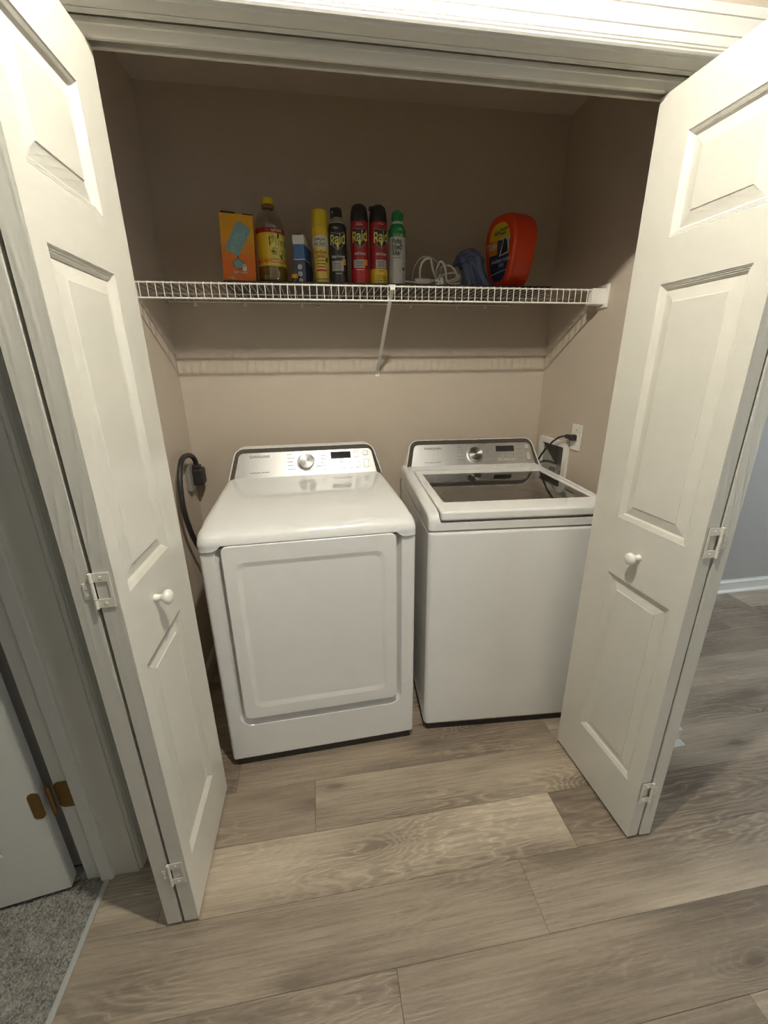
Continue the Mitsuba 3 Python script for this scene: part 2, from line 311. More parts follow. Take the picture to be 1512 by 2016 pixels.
# ------------------------------------------------------------------ trim: casings, jambs, baseboards
CASE = [(0, 0), (0, .009), (.003, .0125), (.0060, .0135), (.0072, .0100), (.0084, .0140), (.0118, .0150), (.0130, .0112), (.0142, .0150), (.0303, .0160), (.0316, .0122), (.0329, .0162), (.045, .0165), (.052, .0178), (.0616, .0190), (.0629, .0148), (.0642, .0190), (.080, .0190), (.084, .016), (.084, 0)]   # from the inner edge outwards, thickness
def strip(profile, length):   # profile in (w, t) extruded
    return man2tri(m3.CrossSection([np.array(profile)[::-1]]).extrude(length)) if Polygon(profile).exterior.is_ccw is False else man2tri(m3.CrossSection([np.array(profile)]).extrude(length))
def place(m, wx, tx, lx, o):
    A = np.eye(4); A[:3, 0], A[:3, 1], A[:3, 2], A[:3, 3] = wx, tx, lx, o
    m = m.copy(); m.apply_transform(A)
    if np.linalg.det(A[:3, :3]) < 0: m.invert()
    return m
CW = .084
struct('trim_1', place(strip(CASE, JR - JL + 2 * CW + .01), (0, 0, 1), (0, -1, 0), (1, 0, 0), (JL - CW - .005, YF, ZJ + .004)), 'trim_white', 'white moulded head casing above the closet opening', smooth=20)
struct('trim_2', place(strip(CASE, ZJ + .004), (-1, 0, 0), (0, -1, 0), (0, 0, 1), (JL - .003, YF, 0)), 'trim_white', 'white moulded casing left of the closet opening', smooth=20)
struct('trim_3', place(strip(CASE, ZJ + .004), (1, 0, 0), (0, -1, 0), (0, 0, 1), (JR + .003, YF, 0)), 'trim_white', 'white moulded casing right of the closet opening', smooth=20)
jamb = thing('trim_4', 'white jamb lining of the closet opening with the head board', 'trim', kind='structure')
put('jamb_board', bx(JL - .019, JL, YF, YI, 0, ZJ + .019), 'trim_white', parent=jamb)
put('jamb_board', bx(JR, JR + .019, YF, YI, 0, ZJ + .019), 'trim_white', parent=jamb)
put('head_board', cat_([rbox(JL, JR, YF - .001, -.0485, ZJ, ZJ + .019, .001), rbox(JL, JR, -.0475, -.0335, ZJ - .001, ZJ + .019, .001), bx(JL, JR, -.0335, YI, ZJ + .012, ZJ + .019)]), 'trim_white', 20, jamb)
track_poly = [(-.022, ZJ + .003), (-.022, ZJ - .006), (-.0205, ZJ - .008), (-.0205, ZJ - .024), (-.018, ZJ - .0265), (-.012, ZJ - .0265), (-.012, ZJ - .024), (-.017, ZJ - .024), (-.017, ZJ + .001), (.013, ZJ + .001), (.013, ZJ - .024), (.008, ZJ - .024), (.008, ZJ - .0265), (.016, ZJ - .0265), (.018, ZJ - .024), (.018, ZJ + .003)]
tk = place(strip(track_poly, JR - JL - .004), (0, 1, 0), (0, 0, 1), (1, 0, 0), (JL + .002, 0, 0))
tag(put('door_track', tk, 'hinge_paint', 25), 'painted metal folding-door track under the closet head', 'door track')
# left doorway: jamb, stop, casing
dj = thing('trim_5', 'white jamb with stop of the doorway to the carpeted room', 'trim', kind='structure')
put('jamb_board', bx(-.349, -.2105, DY, DY + .019, 0, 2.053), 'trim_white', parent=dj)
put('door_stop', rbox(-.309, -.275, DY - .012, DY + .002, .0, 2.03, .004), 'trim_white', 30, dj)
put('jamb_board', bx(-.354, -.2105, DO - .019, DO, 0, 2.053), 'trim_white', parent=dj)
put('head_board', bx(-.354, -.2105, DO, DY, 2.034, 2.053), 'trim_white', parent=dj)
struct('trim_6', place(strip(CASE, 2.045), (0, 1, 0), (1, 0, 0), (0, 0, 1), (HX, DY + .006, 0)), 'trim_white', 'white moulded casing beside the left doorway, next to the folding door', smooth=20)
BASE = [(0, 0), (0, .0125), (.058, .0125), (.062, .0150), (.070, .0150), (.074, .0110), (.080, .0075), (.084, .0055), (.084, 0)]
SHOE = [(0, 0), (0, .016), (.004, .0155), (.010, .012), (.015, .006), (.018, 0)]
def baseboard(name, label, a, b, nrm, shoe=True):
    a, b, nrm = np.array(a, float), np.array(b, float), np.array(nrm, float); L = np.linalg.norm(b - a); d = (b - a) / L
    k = thing(name, label, 'baseboard', kind='structure')
    put('board', place(strip(BASE, L), (0, 0, 1), nrm, d, a), 'trim_white', 20, k)
    if shoe: put('shoe_moulding', place(strip(SHOE, L), (0, 0, 1), nrm, d, a + nrm * .0125), 'trim_white', 20, k)
baseboard('baseboard_left', 'white baseboard along the closet left wall beside the dryer', (XL, YI, 0), (XL, YB, 0), (1, 0, 0), False)
baseboard('baseboard_back', 'white baseboard along the closet back wall', (XL, YB, 0), (XR, YB, 0), (0, -1, 0), False)
baseboard('baseboard_right', 'white baseboard along the closet right wall', (XR, YI, 0), (XR, YB, 0), (-1, 0, 0), False)
# outer corner: board wraps from the hall face to the outer face of the closet, mitred
def mitre_base():
    ms = []
    for prof, off in ((BASE, 0), (SHOE, .0125)):
        pr = np.array(prof); k = len(pr); v, f = [], []
        st = [lambda t: (JR + .003 + CW, YF - t), lambda t: (XO + t, YF - t), lambda t: (XO + t, YFAR)]
        for s in st:
            for w, t in pr: x, y = s(t + off); v.append((x, y, w))
        for i in range(2):
            for j in range(k):
                q = (j + 1) % k; f += [(i * k + j, i * k + q, (i + 1) * k + q), (i * k + j, (i + 1) * k + q, (i + 1) * k + j)]
        m = trimesh.Trimesh(np.array(v), np.array(f), process=False); ms.append(m)
    return ms
ob = thing('baseboard_outer', 'white baseboard at the outer wall corner right of the folding door', 'baseboard', kind='structure')
mb = mitre_base(); put('board', mb[0], 'trim_white', 20, ob); put('shoe_moulding', mb[1], 'trim_white', 20, ob)
baseboard('baseboard_far', 'white baseboard of the grey wall in the next room', (XO, YFAR, 0), (XFAR, YFAR, 0), (0, -1, 0))

# ------------------------------------------------------------------ moulded folding-door leaves
ZT, ZB, LW, LT = 2.003, 0.012, 0.3725, 0.035
PANELS = [(.198, .799), (.978, 1.589), (1.690, 1.898)]
PU0, PU1 = .103, .330         # from the free edge
RINGS = [(0, 0), (.0022, -.0028), (.0030, -.0016), (.0058, -.0040), (.0066, -.0030), (.0094, -.0056), (.0102, -.0046), (.0150, -.0105), (.0165, -.0105), (.0420, -.0052), (.0435, -.0030)]
def ring_panel(u0, u1, v0, v1, n0, sgn, rings=RINGS):
    V, F, UV = [], [], []
    for i in range(len(rings) - 1):
        (a, da), (b, db) = rings[i], rings[i + 1]
        A = [(u0 + a, v0 + a), (u1 - a, v0 + a), (u1 - a, v1 - a), (u0 + a, v1 - a)]; B = [(u0 + b, v0 + b), (u1 - b, v0 + b), (u1 - b, v1 - b), (u0 + b, v1 - b)]
        for s in range(4):
            t = (s + 1) % 4; k = len(V)
            for (p, d) in ((A[s], da), (A[t], da), (B[t], db), (B[s], db)):
                V.append((p[0], n0 + sgn * d, p[1])); UV.append((p[1], p[0]) if s in (0, 2) else (p[0], p[1]))
            F += [(k, k + 1, k + 2), (k, k + 2, k + 3)]
    a, d = rings[-1]; k = len(V)
    for p in ((u0 + a, v0 + a), (u1 - a, v0 + a), (u1 - a, v1 - a), (u0 + a, v1 - a)): V.append((p[0], n0 + sgn * d, p[1])); UV.append((p[0] + 3.1, p[1]))
    F += [(k, k + 1, k + 2), (k, k + 2, k + 3)]
    return V, F, UV
def rect(V, F, UV, u0, u1, v0, v1, n, rot=False, off=0.0):
    k = len(V)
    for p in ((u0, v0), (u1, v0), (u1, v1), (u0, v1)): V.append((p[0], n, p[1])); UV.append((p[1] + off, p[0] * 1.0) if rot else (p[0] + off, p[1]))
    F += [(k, k + 1, k + 2), (k, k + 2, k + 3)]
def leaf_meshes(W, H0, H1, panels, pu0, pu1, t, rings=RINGS):
    """local: u along the leaf, n across (face at n=0 looks to -n, other face at n=t), v up. Returns frame mesh and panel meshes with uv"""
    V, F, UV = [], [], []
    for n in (0.0, t):
        rect(V, F, UV, 0, pu0, H0, H1, n, off=.3); rect(V, F, UV, pu1, W, H0, H1, n, off=1.7)
        zs = [H0] + [z for p in panels for z in p] + [H1]
        for i in range(0, len(zs), 2): rect(V, F, UV, pu0, pu1, zs[i], zs[i + 1], n, True, off=5.0 * i)
    fc = len(F)
    # flip front faces so that normals look outwards
    F = np.array(F); h = fc // 2
    V = list(V)
    k = len(V); e = .0
    ed = [((0, H0), (0, H1)), ((W, H1), (W, H0)), ((0, H1), (W, H1)), ((W, H0), (0, H0))]
    F2 = []
    for (a, b) in ed:
        k = len(V)
        for p, n in ((a, 0), (b, 0), (b, t), (a, t)): V.append((p[0], n, p[1])); UV.append((n + 9.0, p[1] if a[0] == b[0] else p[0]))
        F2 += [(k, k + 1, k + 2), (k, k + 2, k + 3)]
    F = np.vstack([F[:h], F[h:][:, ::-1], np.array(F2)])
    fr = (np.array(V), F, np.array(UV)); ps = []
    for v0, v1 in panels:
        a = ring_panel(pu0, pu1, v0, v1, 0.0, -1, rings); b = ring_panel(pu0, pu1, v0, v1, t, 1, rings)
        na = len(a[0]); ps.append((np.array(a[0] + b[0]), np.vstack([np.array(a[1]), np.array(b[1])[:, ::-1] + na]), np.array(a[2] + b[2])))
    return fr, ps
def frame_to(o, ud, nd):
    A = np.eye(4); A[:3, 0] = ud; A[:3, 1] = nd; A[:3, 2] = (0, 0, 1); A[:3, 3] = o; return A
def put_uv(name, v, f, uv, b, A, parent):
    v2 = v @ A[:3, :3].T + A[:3, 3]
    if np.linalg.det(A[:3, :3]) < 0: f = f[:, ::-1]
    return put(name, (v2, f), b, False, parent, uv=uv)
def add_leaf(door, o, ud, nd, name='leaf', label=None):
    A = frame_to(o, ud, nd); fr, ps = leaf_meshes(LW, ZB, ZT, PANELS, PU0, PU1, LT)
    k = put_uv(name, *fr, 'door_paint', A, door)
    if label: labels[k] = {'label': label}
    for p in ps: put_uv('panel', *p, 'door_paint', A, k)
    return A
def unit(v): v = np.array(v, float); return v / np.linalg.norm(v)
def knob(door, base, axis):
    axis = unit(axis); prof = [(0, 0), (.0095, 0), (.0088, .004), (.0075, .010), (.0080, .015), (.0125, .0195), (.0165, .024), (.0175, .0285), (.0165, .033), (.0120, .0365), (.006, .0382), (0, .0386)]
    m = lathe(prof, 32); A = trimesh.geometry.align_vectors([0, 0, 1], axis); A[:3, 3] = base; put('knob', m, 'plastic_white', 40, door, to=A)
def hinge(door, x, y, z0, z1, side):
    """non-mortise hinge over the two folded edges that look to -y; side +1: the long-leaf plate lies to +x"""
    h = z1 - z0; s = side
    k = key_of(door + '__hinge'); 
    X = lambda a: x + s * a
    def pl(a0, a1, b0, b1): return rbox(min(X(a0), X(a1)), max(X(a0), X(a1)), y - .0022, y - .0004, z0 + b0, z0 + b1, .0007, 8)
    out = cat_([pl(.003, .0325, h * .74, h), pl(.003, .0325, 0, h * .26), pl(.0262, .0325, h * .2, h * .8)])
    used.discard(k)
    out2 = pl(-.0185, -.003, h * .28, h * .72)
    kk = put('hinge', out, 'hinge_paint', 30, door)
    put('plate', out2, 'hinge_paint', 30, kk)
    for b0, b1 in ((0, .255), (.265, .735), (.745, 1)):
        put('barrel', tube([(x, y - .0040, z0 + h * b0), (x, y - .0040, z0 + h * b1)], .0036, 14), 'hinge_paint', 40, kk)
    for a, b in ((.0165, .87), (.0165, .13), (-.012, .60), (-.012, .40)):
        put('screw', lathe([(0, .0002), (.0010, .0003), (.0022, .0012), (.0032, .0006), (.0034, 0)], 14), 'hinge_paint', 30, kk, to=trimesh.transformations.translation_matrix((X(a), y - .0021, z0 + h * b)) @ np.array([[1, 0, 0, 0], [0, 0, -1, 0], [0, 1, 0, 0], [0, 0, 0, 1.0]]))
# left pair: knob leaf from the track (0, 0) to the fold, jamb leaf beside it
d1 = thing('door_1', 'white bifold closet door folded open on the left, with panels and round knob', 'folding door', kind='structure')
fl = np.array([-.0030, -.3735, 0]); ud = unit(fl)
add_leaf(d1, (0, 0, 0), ud, (-ud[1] * -1, ud[0] * -1, 0) if False else (ud[1], -ud[0], 0))
o2 = np.array([-.0480, 0, 0]); ud2 = unit(np.array([-.0462, -.3735, 0]) - o2)
add_leaf(d1, o2, ud2, (ud2[1], -ud2[0], 0))
knob(d1, (-.0018, -.229, .905), (1, 0, 0))
hinge(d1, -.0420, -.3728, .9715, 1.0455, 1); hinge(d1, -.0420, -.3728, .165, .240, 1)
d2 = thing('door_2', 'white bifold closet door folded open on the right, with panels and round knob', 'folding door', kind='structure')
o3 = np.array([1.2511, -.004, 0]); e3 = np.array([1.2662, -.3775, 0]); ud3 = unit(e3 - o3)
add_leaf(d2, o3, ud3, (-ud3[1], ud3[0], 0))
o4 = np.array([1.324, -.004, 0]); e4 = np.array([1.3082, -.3775, 0]); ud4 = unit(e4 - o4)
add_leaf(d2, o4, ud4, (-ud4[1], ud4[0], 0))
knob(d2, (1.2598, -.2095, .8905), (-1, -.03, 0))
hinge(d2, 1.3048, -.3778, .966, 1.043, -1); hinge(d2, 1.3048, -.3778, .160, .237, -1)
# door of the carpeted room, hinged at the left doorway and standing open
d3 = thing('door_3', 'white panelled door standing open into the carpeted room, lower left', 'door', kind='structure')
o5 = np.array([-.3770, -.2420, 0]); ud5 = unit((-.179, -.024, 0))
A5 = frame_to(o5, ud5, (-ud5[1] * -1, ud5[0] * -1, 0)); A5[:3, 1] = (ud5[1] * 1, -ud5[0] * 1, 0)
fr, ps = leaf_meshes(.762, .018, 2.03, [(.24, .80), (.99, 1.62), (1.72, 1.90)], .115, .345, .035)
def plain_leaf(W, H0, H1, cols, rows, t):
    fr_all = None
    V, F, UV = [], [], []
    us = [0] + [c for q in cols for c in q] + [W]; vs = [H0] + [z for p in rows for z in p] + [H1]
    for n in (0, t):
        for i in range(0, len(us), 2): rect(V, F, UV, us[i], us[i + 1], H0, H1, n)
        for c in cols:
            for i in range(0, len(vs), 2): rect(V, F, UV, c[0], c[1], vs[i], vs[i + 1], n, True)
    h = len(F) // 2; F2 = []
    for a, b in (((0, H0), (0, H1)), ((W, H1), (W, H0)), ((0, H1), (W, H1)), ((W, H0), (0, H0))):
        k = len(V)
        for p, n in ((a, 0), (b, 0), (b, t), (a, t)): V.append((p[0], n, p[1])); UV.append((n, p[1]))
        F2 += [(k, k + 1, k + 2), (k, k + 2, k + 3)]
    F = np.array(F); F = np.vstack([F[:h], F[h:][:, ::-1], np.array(F2)])
    ps = []
    for c in cols:
        for v0, v1 in rows:
            a = ring_panel(c[0], c[1], v0, v1, 0.0, -1); b = ring_panel(c[0], c[1], v0, v1, t, 1); na = len(a[0])
            ps.append((np.array(a[0] + b[0]), np.vstack([np.array(a[1]), np.array(b[1])[:, ::-1] + na]), np.array(a[2] + b[2])))
    return (np.array(V), F, np.array(UV)), ps
fr, ps = plain_leaf(.762, .018, 2.03, [(.115, .345), (.417, .647)], [(.20, .80), (.99, 1.59), (1.69, 1.90)], .035)
lk = put_uv('leaf', *fr, 'trim_white', A5, d3)
for p in ps: put_uv('panel', *p, 'trim_white', A5, lk)
bh = put('hinge', stand(mext(rpoly(-.349, .297, -.302, .386, .014), .0016), y=DY - .0006), 'brass', 30, d3, label='brass hinge')
A6 = np.eye(4); A6[:3, 0] = ud5; A6[:3, 1] = (0, 0, 1); A6[:3, 2] = (-ud5[1], ud5[0], 0) ; A6[:3, 3] = o5 + np.array(A6[:3, 2]) * .0002
pl_ = man2tri(mext(rpoly(-.006, .297, .020, .386, .0125), .0016)); pl_.apply_transform(A6)
pl_ = fixw(pl_)
put('plate', pl_, 'brass', 30, bh)
put('barrel', tube([(-.3560, DY - .012, .295), (-.3560, DY - .012, .389)], .0055, 16), 'brass', 40, bh)

# ------------------------------------------------------------------ ceiling lamp of the hall (just above the frame)
cl = thing('ceiling_light', 'small ceiling lamp with a bare warm bulb above the closet doors', 'ceiling light')
bxx, byy, bz = BULB_AT
put('canopy', lathe([(0, ZH), (.065, ZH), (.065, ZH - .008), (.05, ZH - .018), (.024, ZH - .022), (.024, bz + .05), (0, bz + .05)], 40, (bxx, byy, 0)), 'trim_white', 30, cl)
put('bulb', fixw(trimesh.creation.icosphere(3, BULB_R)), 'lamp_on', True, cl, to=trimesh.transformations.translation_matrix(BULB_AT), emitter={'type': 'area', 'radiance': {'type': 'rgb', 'value': BULB_RGB}})
put('socket', lathe([(0, bz + .055), (.017, bz + .055), (.017, bz + .034), (0, bz + .034)], 24, (bxx, byy, 0)), 'plastic_white', 30, cl)
# ------------------------------------------------------------------ dryer and washer
def mframe(o, deg):
    c, s = math.cos(math.radians(deg)), math.sin(math.radians(deg)); A = np.eye(4); A[:2, 0] = (c, s); A[:2, 1] = (-s, c); A[:2, 3] = o; return A
LEAN = math.radians(32)
def face_frame(y0, z0):
    F = np.eye(4); F[:3, 1] = (0, math.sin(LEAN), math.cos(LEAN)); F[:3, 2] = (0, -math.cos(LEAN), math.sin(LEAN)); F[:3, 3] = (0, y0, z0); return F
def trap(bl, br, tl, tr, r, n=8):
    bl, br, tl, tr = map(np.array, (bl, br, tl, tr)); out = [bl, br]
    for c, p, q in ((tr, br, tl), (tl, tr, bl)):
        a = c + unit(p - c) * r; b = c + unit(q - c) * r
        for t in np.linspace(0, 1, n + 1): out.append((1 - t) ** 2 * a + 2 * t * (1 - t) * c + t * t * b)
    out += [tl + (bl - tl) * t for t in (.75,)]
    return np.array(out)
def on_face(F, p2, h): p2 = np.asarray(p2, float); return (F[:3, 3] + p2[:, :1] * F[:3, 0] + p2[:, 1:2] * F[:3, 1] + h * F[:3, 2])
def soft_deck(W, D, prof, R, zb, fall=None):
    """profile (y, z) swept across the width, its side edges rounded over by R; zb(x) the underside of the front lip"""
    e = np.concatenate([R * (1 - np.cos(np.linspace(0, np.pi / 2, 9))), np.linspace(R, .12, 8)[1:]]); xs = np.concatenate([e, [W / 2], W - e[::-1]])
    ztop = max(z for y, z in prof); z0 = zb(0.0); rings = []
    for x in xs:
        d = min(x, W - x); o = R - math.sqrt(max(0, R * R - max(0, R - d) ** 2)) if d < R else 0
        ring = [(x, .045, zb(x)), (x, prof[0][0] + o * .5, zb(x))]
        for y, z in prof:
            k = min(1, max(0, (z - z0) / (ztop - z0))) ** 1.5
            yy = y + o * .55 * (1 - min(1, max(0, y / .08))) if y < .08 else (y - o * .3 if y > D - .03 else y)
            ring.append((x, yy, max(z - o * k, zb(x) + .001)))
        ring.append((x, prof[-1][0], z0)); rings.append(np.array(ring))
    return fixw(loft(rings))
def console(mk, A, y0, z0, D, outer, inner, face, knob_at, rr, disp, rings_sq, extra):
    F = face_frame(y0, z0); AF = A @ F
    bk = outer.copy(); back = np.stack([bk[:, 0], np.full(len(bk), D - .006), z0 + bk[:, 1] * math.cos(LEAN) - .004], 1)
    mid = on_face(F, outer, -.02)
    rings = [on_face(F, inner, -.0015), on_face(F, (inner + outer) / 2, .0008), on_face(F, outer * .97 + inner * .03, -.0005), on_face(F, outer, -.004), mid, back]
    kc = put('console', fixw(loft(rings, False, True)), 'appliance_white', 35, mk, to=A)
    put('bezel', loft([on_face(F, face, -.013), on_face(F, inner, -.0012)], False, False), 'bezel_two', 35, kc, to=A)
    pl = trimesh.creation.triangulate_polygon(Polygon(face), engine='earcut'); v, f = pl[0], pl[1]
    v3 = np.hstack([v, np.full((len(v), 1), -.013)]); m = trimesh.Trimesh(v3, f, process=False)
    if m.face_normals[0][2] < 0: m.invert()
    m.apply_transform(AF); put('face_plate', m, 'silver', False, kc, uv=np.array(v))
    H = -.0128
    def on(mesh, b, name, x, y, h=0.0, par=kc, sm=False, lab=None):
        mesh = mesh.copy() if not hasattr(mesh, 'to_mesh') else man2tri(mesh); mesh.apply_translation((x, y, H + h)); return put(name, mesh, b, sm, par, to=AF, label=lab)
    kx, ky = knob_at
    kn = on(lathe([(rr * .80, 0), (rr * .98, 0), (rr, .0015), (rr * .985, .004), (rr * .93, .0045), (rr * .90, .002), (rr * .80, .002)], 56), 'chrome', 'knob', kx, ky, sm=30, lab='brushed metal dial with a chrome ring')
    on(lathe([(rr * .80, 0), (rr * .84, .004), (rr * .82, .020), (rr * .795, .0225)], 56), 'chrome', 'rim', kx, ky, par=kn, sm=30)
    n = 72; a = np.arange(n + 1) * 2 * np.pi / n; R1 = rr * .795
    rr_ = np.array([.0004, R1 * .5, R1]); vv = np.array([(r * math.cos(t), r * math.sin(t), .0226 - .0006 * (1 - r / R1)) for t in a for r in rr_]); uv = np.array([(t, r * 20) for t in a for r in rr_]); ff = []
    for i in range(n):
        for j in range(2): p, q = i * 3 + j, (i + 1) * 3 + j; ff += [(p, q + 1, q), (p, p + 1, q + 1)]
    mm = trimesh.Trimesh(vv, np.array(ff), process=False)
    if mm.face_normals[0][2] < 0: mm.invert()
    mm.apply_translation((kx, ky, H)); mm.apply_transform(AF); put('dial_face', mm, 'spun_metal', False, kn, uv=uv)
    (x0, y0_), (x1, y1_) = disp
    on(rbox(-(x1 - x0) / 2, (x1 - x0) / 2, -(y0_ - y1_) / 2, (y0_ - y1_) / 2, 0, .0012, .0006, 8), 'screen_black', 'display', (x0 + x1) / 2, (y0_ + y1_) / 2, lab='black display window')
    on(text('SAMSUNG', .0112, True, 1.12, .0005), 'ink_grey', 'lettering', extra['logo'][0], extra['logo'][1] - .0055)
    for x, y, w, h in extra['dash']: on(flat(sbox(-w / 2, -h / 2, w / 2, h / 2), .0004), 'smudge', 'marking', x, y)
    for x, y, w, h in rings_sq:
        o = Polygon(rpoly(-w / 2, -h / 2, w / 2, h / 2, min(w, h) * .22)); b = on(flat(o.difference(o.buffer(-.0013)), .0012), 'ink_grey', 'button', x, y)
        on(flat(o.buffer(-.0014), .0009), 'silver_button', 'cap', x, y, par=b)
    return kc, AF
scene['bezel_two'] = two(scene['bezel'])
scene['silver_button'] = P((.62, .61, .58), .3, .5, metallic=.6)
DW = .6855
# ---- dryer
dk = thing('dryer', 'white front-loading clothes dryer with silver control panel and closed square door, left of the washer', 'dryer')
AD = mframe((.0085, .083), 2.0); DD = .742
rec = m3.Manifold.batch_hull([mext(rpoly(.0475, .186, .6375, .93, .045), .001).rotate((90, 0, 0)).translate((0, .0005, 0)), mext(rpoly(.0595, .199, .6255, .93, .038), .001).rotate((90, 0, 0)).translate((0, .0225, 0))])
rec = rec + mext(rpoly(.0475, .186, .6375, .93, .045), .03).rotate((90, 0, 0)).translate((0, .0006, 0))
put('cabinet', rbox(0, DW, 0, DD, .034, .8765, .011, 20) - rec, 'appliance_white', 32, dk, to=AD)
put('plinth', mbox(.012, DW - .012, .012, DD - .012, .0, .036), 'black_plastic', False, dk, to=AD)
def zb(x):
    d = min(x, DW - x); t = min(1, max(0, (d - .046) / .024)); return .8785 + .0165 * t * t * (3 - 2 * t)
dprof = [(-.0085, .890), (-.0105, .898), (-.0095, .908), (-.005, .920), (.004, .930), (.018, .9375), (.036, .9415), (.06, .9425), (.097, .9446), (.104, .9488), (.15, .9512), (.35, .9545), (.585, .9565), (.70, .957), (DD - .006, .955), (DD, .945)]
put('top', soft_deck(DW, DD, dprof, .030, zb), 'appliance_white', 28, dk, to=AD)
def rr3(x0, z0, x1, z1, r, y, n=10): p = rpoly(x0, z0, x1, z1, r, n); return np.stack([p[:, 0], np.full(len(p), y), p[:, 1]], 1)
dr_ = [rr3(.069, .230, .6145, .892, .020, .016), rr3(.067, .228, .6165, .894, .022, .0), rr3(.067, .228, .6165, .894, .022, -.0085), rr3(.0676, .2286, .6159, .8934, .0215, -.0108), rr3(.0692, .2302, .6143, .8918, .020, -.0122), rr3(.0715, .2325, .612, .8895, .019, -.0128),
       rr3(.104, .272, .580, .838, .030, -.0128), rr3(.107, .275, .577, .835, .030, -.0122), rr3(.118, .290, .566, .822, .028, -.0086), rr3(.122, .294, .562, .818, .028, -.0080)]
dd_ = put('door', fixw(loft(dr_)), 'appliance_white', 25, dk, to=AD)
dfo = trap((.0105, -.004), (.684, -.004), (.043, .1425), (.6505, .1425), .040); dfi = trap((.016, -.0038), (.6785, -.0038), (.0475, .1385), (.646, .1385), .036); dff = trap((.031, -.0036), (.6625, -.0036), (.0575, .1235), (.6435, .1235), .022)
dash = [(.122, .030, .042, .0032), (.165, .030, .034, .0032)] + [(.2745 + w / 2 - .012, .109 - .0175 * i, w, .0026) for i, w in enumerate((.022, .034, .026, .028, .034))] + [(.434 - w / 2, .1135 - .0165 * i, w, .0024) for i, w in enumerate((.028, .030, .022, .024, .044, .022))] + [(.470 + .035 * i, .068 - .0065 * j, .018, .0018) for i in range(3) for j in range(3)]
sq = [(.473, .036, .026, .0125), (.506, .0365, .026, .0125), (.539, .0375, .026, .0125), (.573, .1105, .025, .012), (.575, .088, .025, .012), (.577, .064, .025, .012), (.579, .038, .025, .012), (.616, .1015, .023, .025), (.617, .0505, .022, .038)]
console(dk, AD, .585, .957, DD, dfo, dfi, dff, (.3455, .0680), .0405, ((.4576, .1114), (.5473, .0797)), sq, dict(logo=(.1435, .1045), dash=dash))
put('screw', lathe([(0, .0012), (.003, .0009), (.0036, 0)], 14), 'seam_grey', 30, dk, to=AD @ trimesh.transformations.translation_matrix((.0002, .012, .838)) @ trimesh.transformations.rotation_matrix(-math.pi / 2, (0, 1, 0)))
# ---- washer
wk = thing('washer', 'white top-loading washer with dark glass lid and silver control panel, right of the dryer', 'washer')
AW = mframe((.742, .124), -3.85); WD = .745
cx, cy = .343, .315
cyl = m3.Manifold.cylinder(.6, .246, .246, 64).translate((cx, cy, .45))
put('cabinet', rbox(0, DW, 0, WD, .034, .8765, .017, 24) - cyl, 'appliance_white', 32, wk, to=AW)
put('plinth', mbox(.016, DW - .016, .016, WD - .016, .0, .036), 'black_plastic', False, wk, to=AW)
wprof = [(-.0005, .884), (-.0015, .905), (.0005, .917), (.005, .927), (.013, .9345), (.026, .9395), (.05, .9420), (.35, .9465), (.66, .9500), (.70, .950), (WD - .006, .948), (WD, .938)]
topm = soft_deck(DW, WD, wprof, .024, lambda x: .8790)
topm.merge_vertices()
tm = m3.Manifold(m3.Mesh(np.array(topm.vertices, np.float32), np.array(topm.faces, np.uint32)))
well = mext(rpoly(.0355, .012, .6525, .602, .032, 8), .12, .906) + m3.Manifold.batch_hull([mext(rpoly(.0355, .012, .6525, .30, .032, 8), .01, .906), mext(rpoly(.045, -.06, .643, .20, .028, 8), .01, .9065), mext(rpoly(.0355, -.06, .6525, .30, .032, 8), .05, .95)])
tm = tm - well - m3.Manifold.cylinder(.2, .236, .236, 64).translate((cx, cy, .8))
put('top', tm, 'appliance_white', 28, wk, to=AW)
put('tub', lathe([(.246, .8785), (.236, .876), (.222, .870), (.222, .52), (.20, .47), (.0, .465)], 64, (cx, cy, 0)), 'tub_two', 30, wk, to=AW)
scene['tub_two'] = two(scene['tub_grey'])
lid = rbox(.0405, .6475, -.006, .594, .9135, .9475, .0085, 20) - mbox(.0705, .6200, .098, .5240, .90, 1.0)
lk = put('lid', lid, 'appliance_white', 32, wk, to=AW)
gz = .9455
put('glass', trimesh.Trimesh([[.069, .0965, gz], [.6215, .0965, gz], [.6215, .5255, gz], [.069, .5255, gz]], [[0, 1, 2], [0, 2, 3]], process=False), 'smoked_glass', False, lk, to=AW, label='dark smoked glass pane of the lid')
put('latch', rbox(.545, .568, .010, .030, .9075, .914, .002), 'black_plastic', 30, wk, to=AW)
wfo = trap((.013, -.004), (.6875, -.004), (.046, .1450), (.6595, .1450), .042); wfi = trap((.0185, -.0038), (.682, -.0038), (.0505, .1410), (.655, .1410), .038); wff = trap((.041, -.0036), (.6720, -.0036), (.066, .1245), (.6545, .1245), .024)
dash = [(.134, .031, .044, .0032), (.178, .031, .034, .0032)] + [(.291 + w / 2 - .012, .109 - .0165 * i, w, .0026) for i, w in enumerate((.022, .034, .032, .036, .036))] + [(.458 - w / 2, .109 - .0175 * i, w, .0024) for i, w in enumerate((.032, .024, .034, .024, .036))] + [(.490 + .035 * i, .066 - .0075 * j, .018, .0018) for i in range(3) for j in range(3)] + [(.592 + .003 * i, .110 - .0235 * i + .0065 * j, .026, .0028) for i in range(4) for j in (0, 1)]
sq = [(.637, .1025, .024, .026), (.6395, .0515, .022, .040)]
wc, AFW = console(wk, AW, .66, .945, WD, wfo, wfi, wff, (.3655, .0635), .0425, ((.4768, .1089), (.5696, .0792)), sq, dict(logo=(.1578, .1035), dash=dash))
for i in range(3):
    put('button', rbox(.478 + .034 * i, .504 + .034 * i, .030, .041, -.0128, -.0112, .0008, 8), 'silver_button', 30, wc, to=AFW)
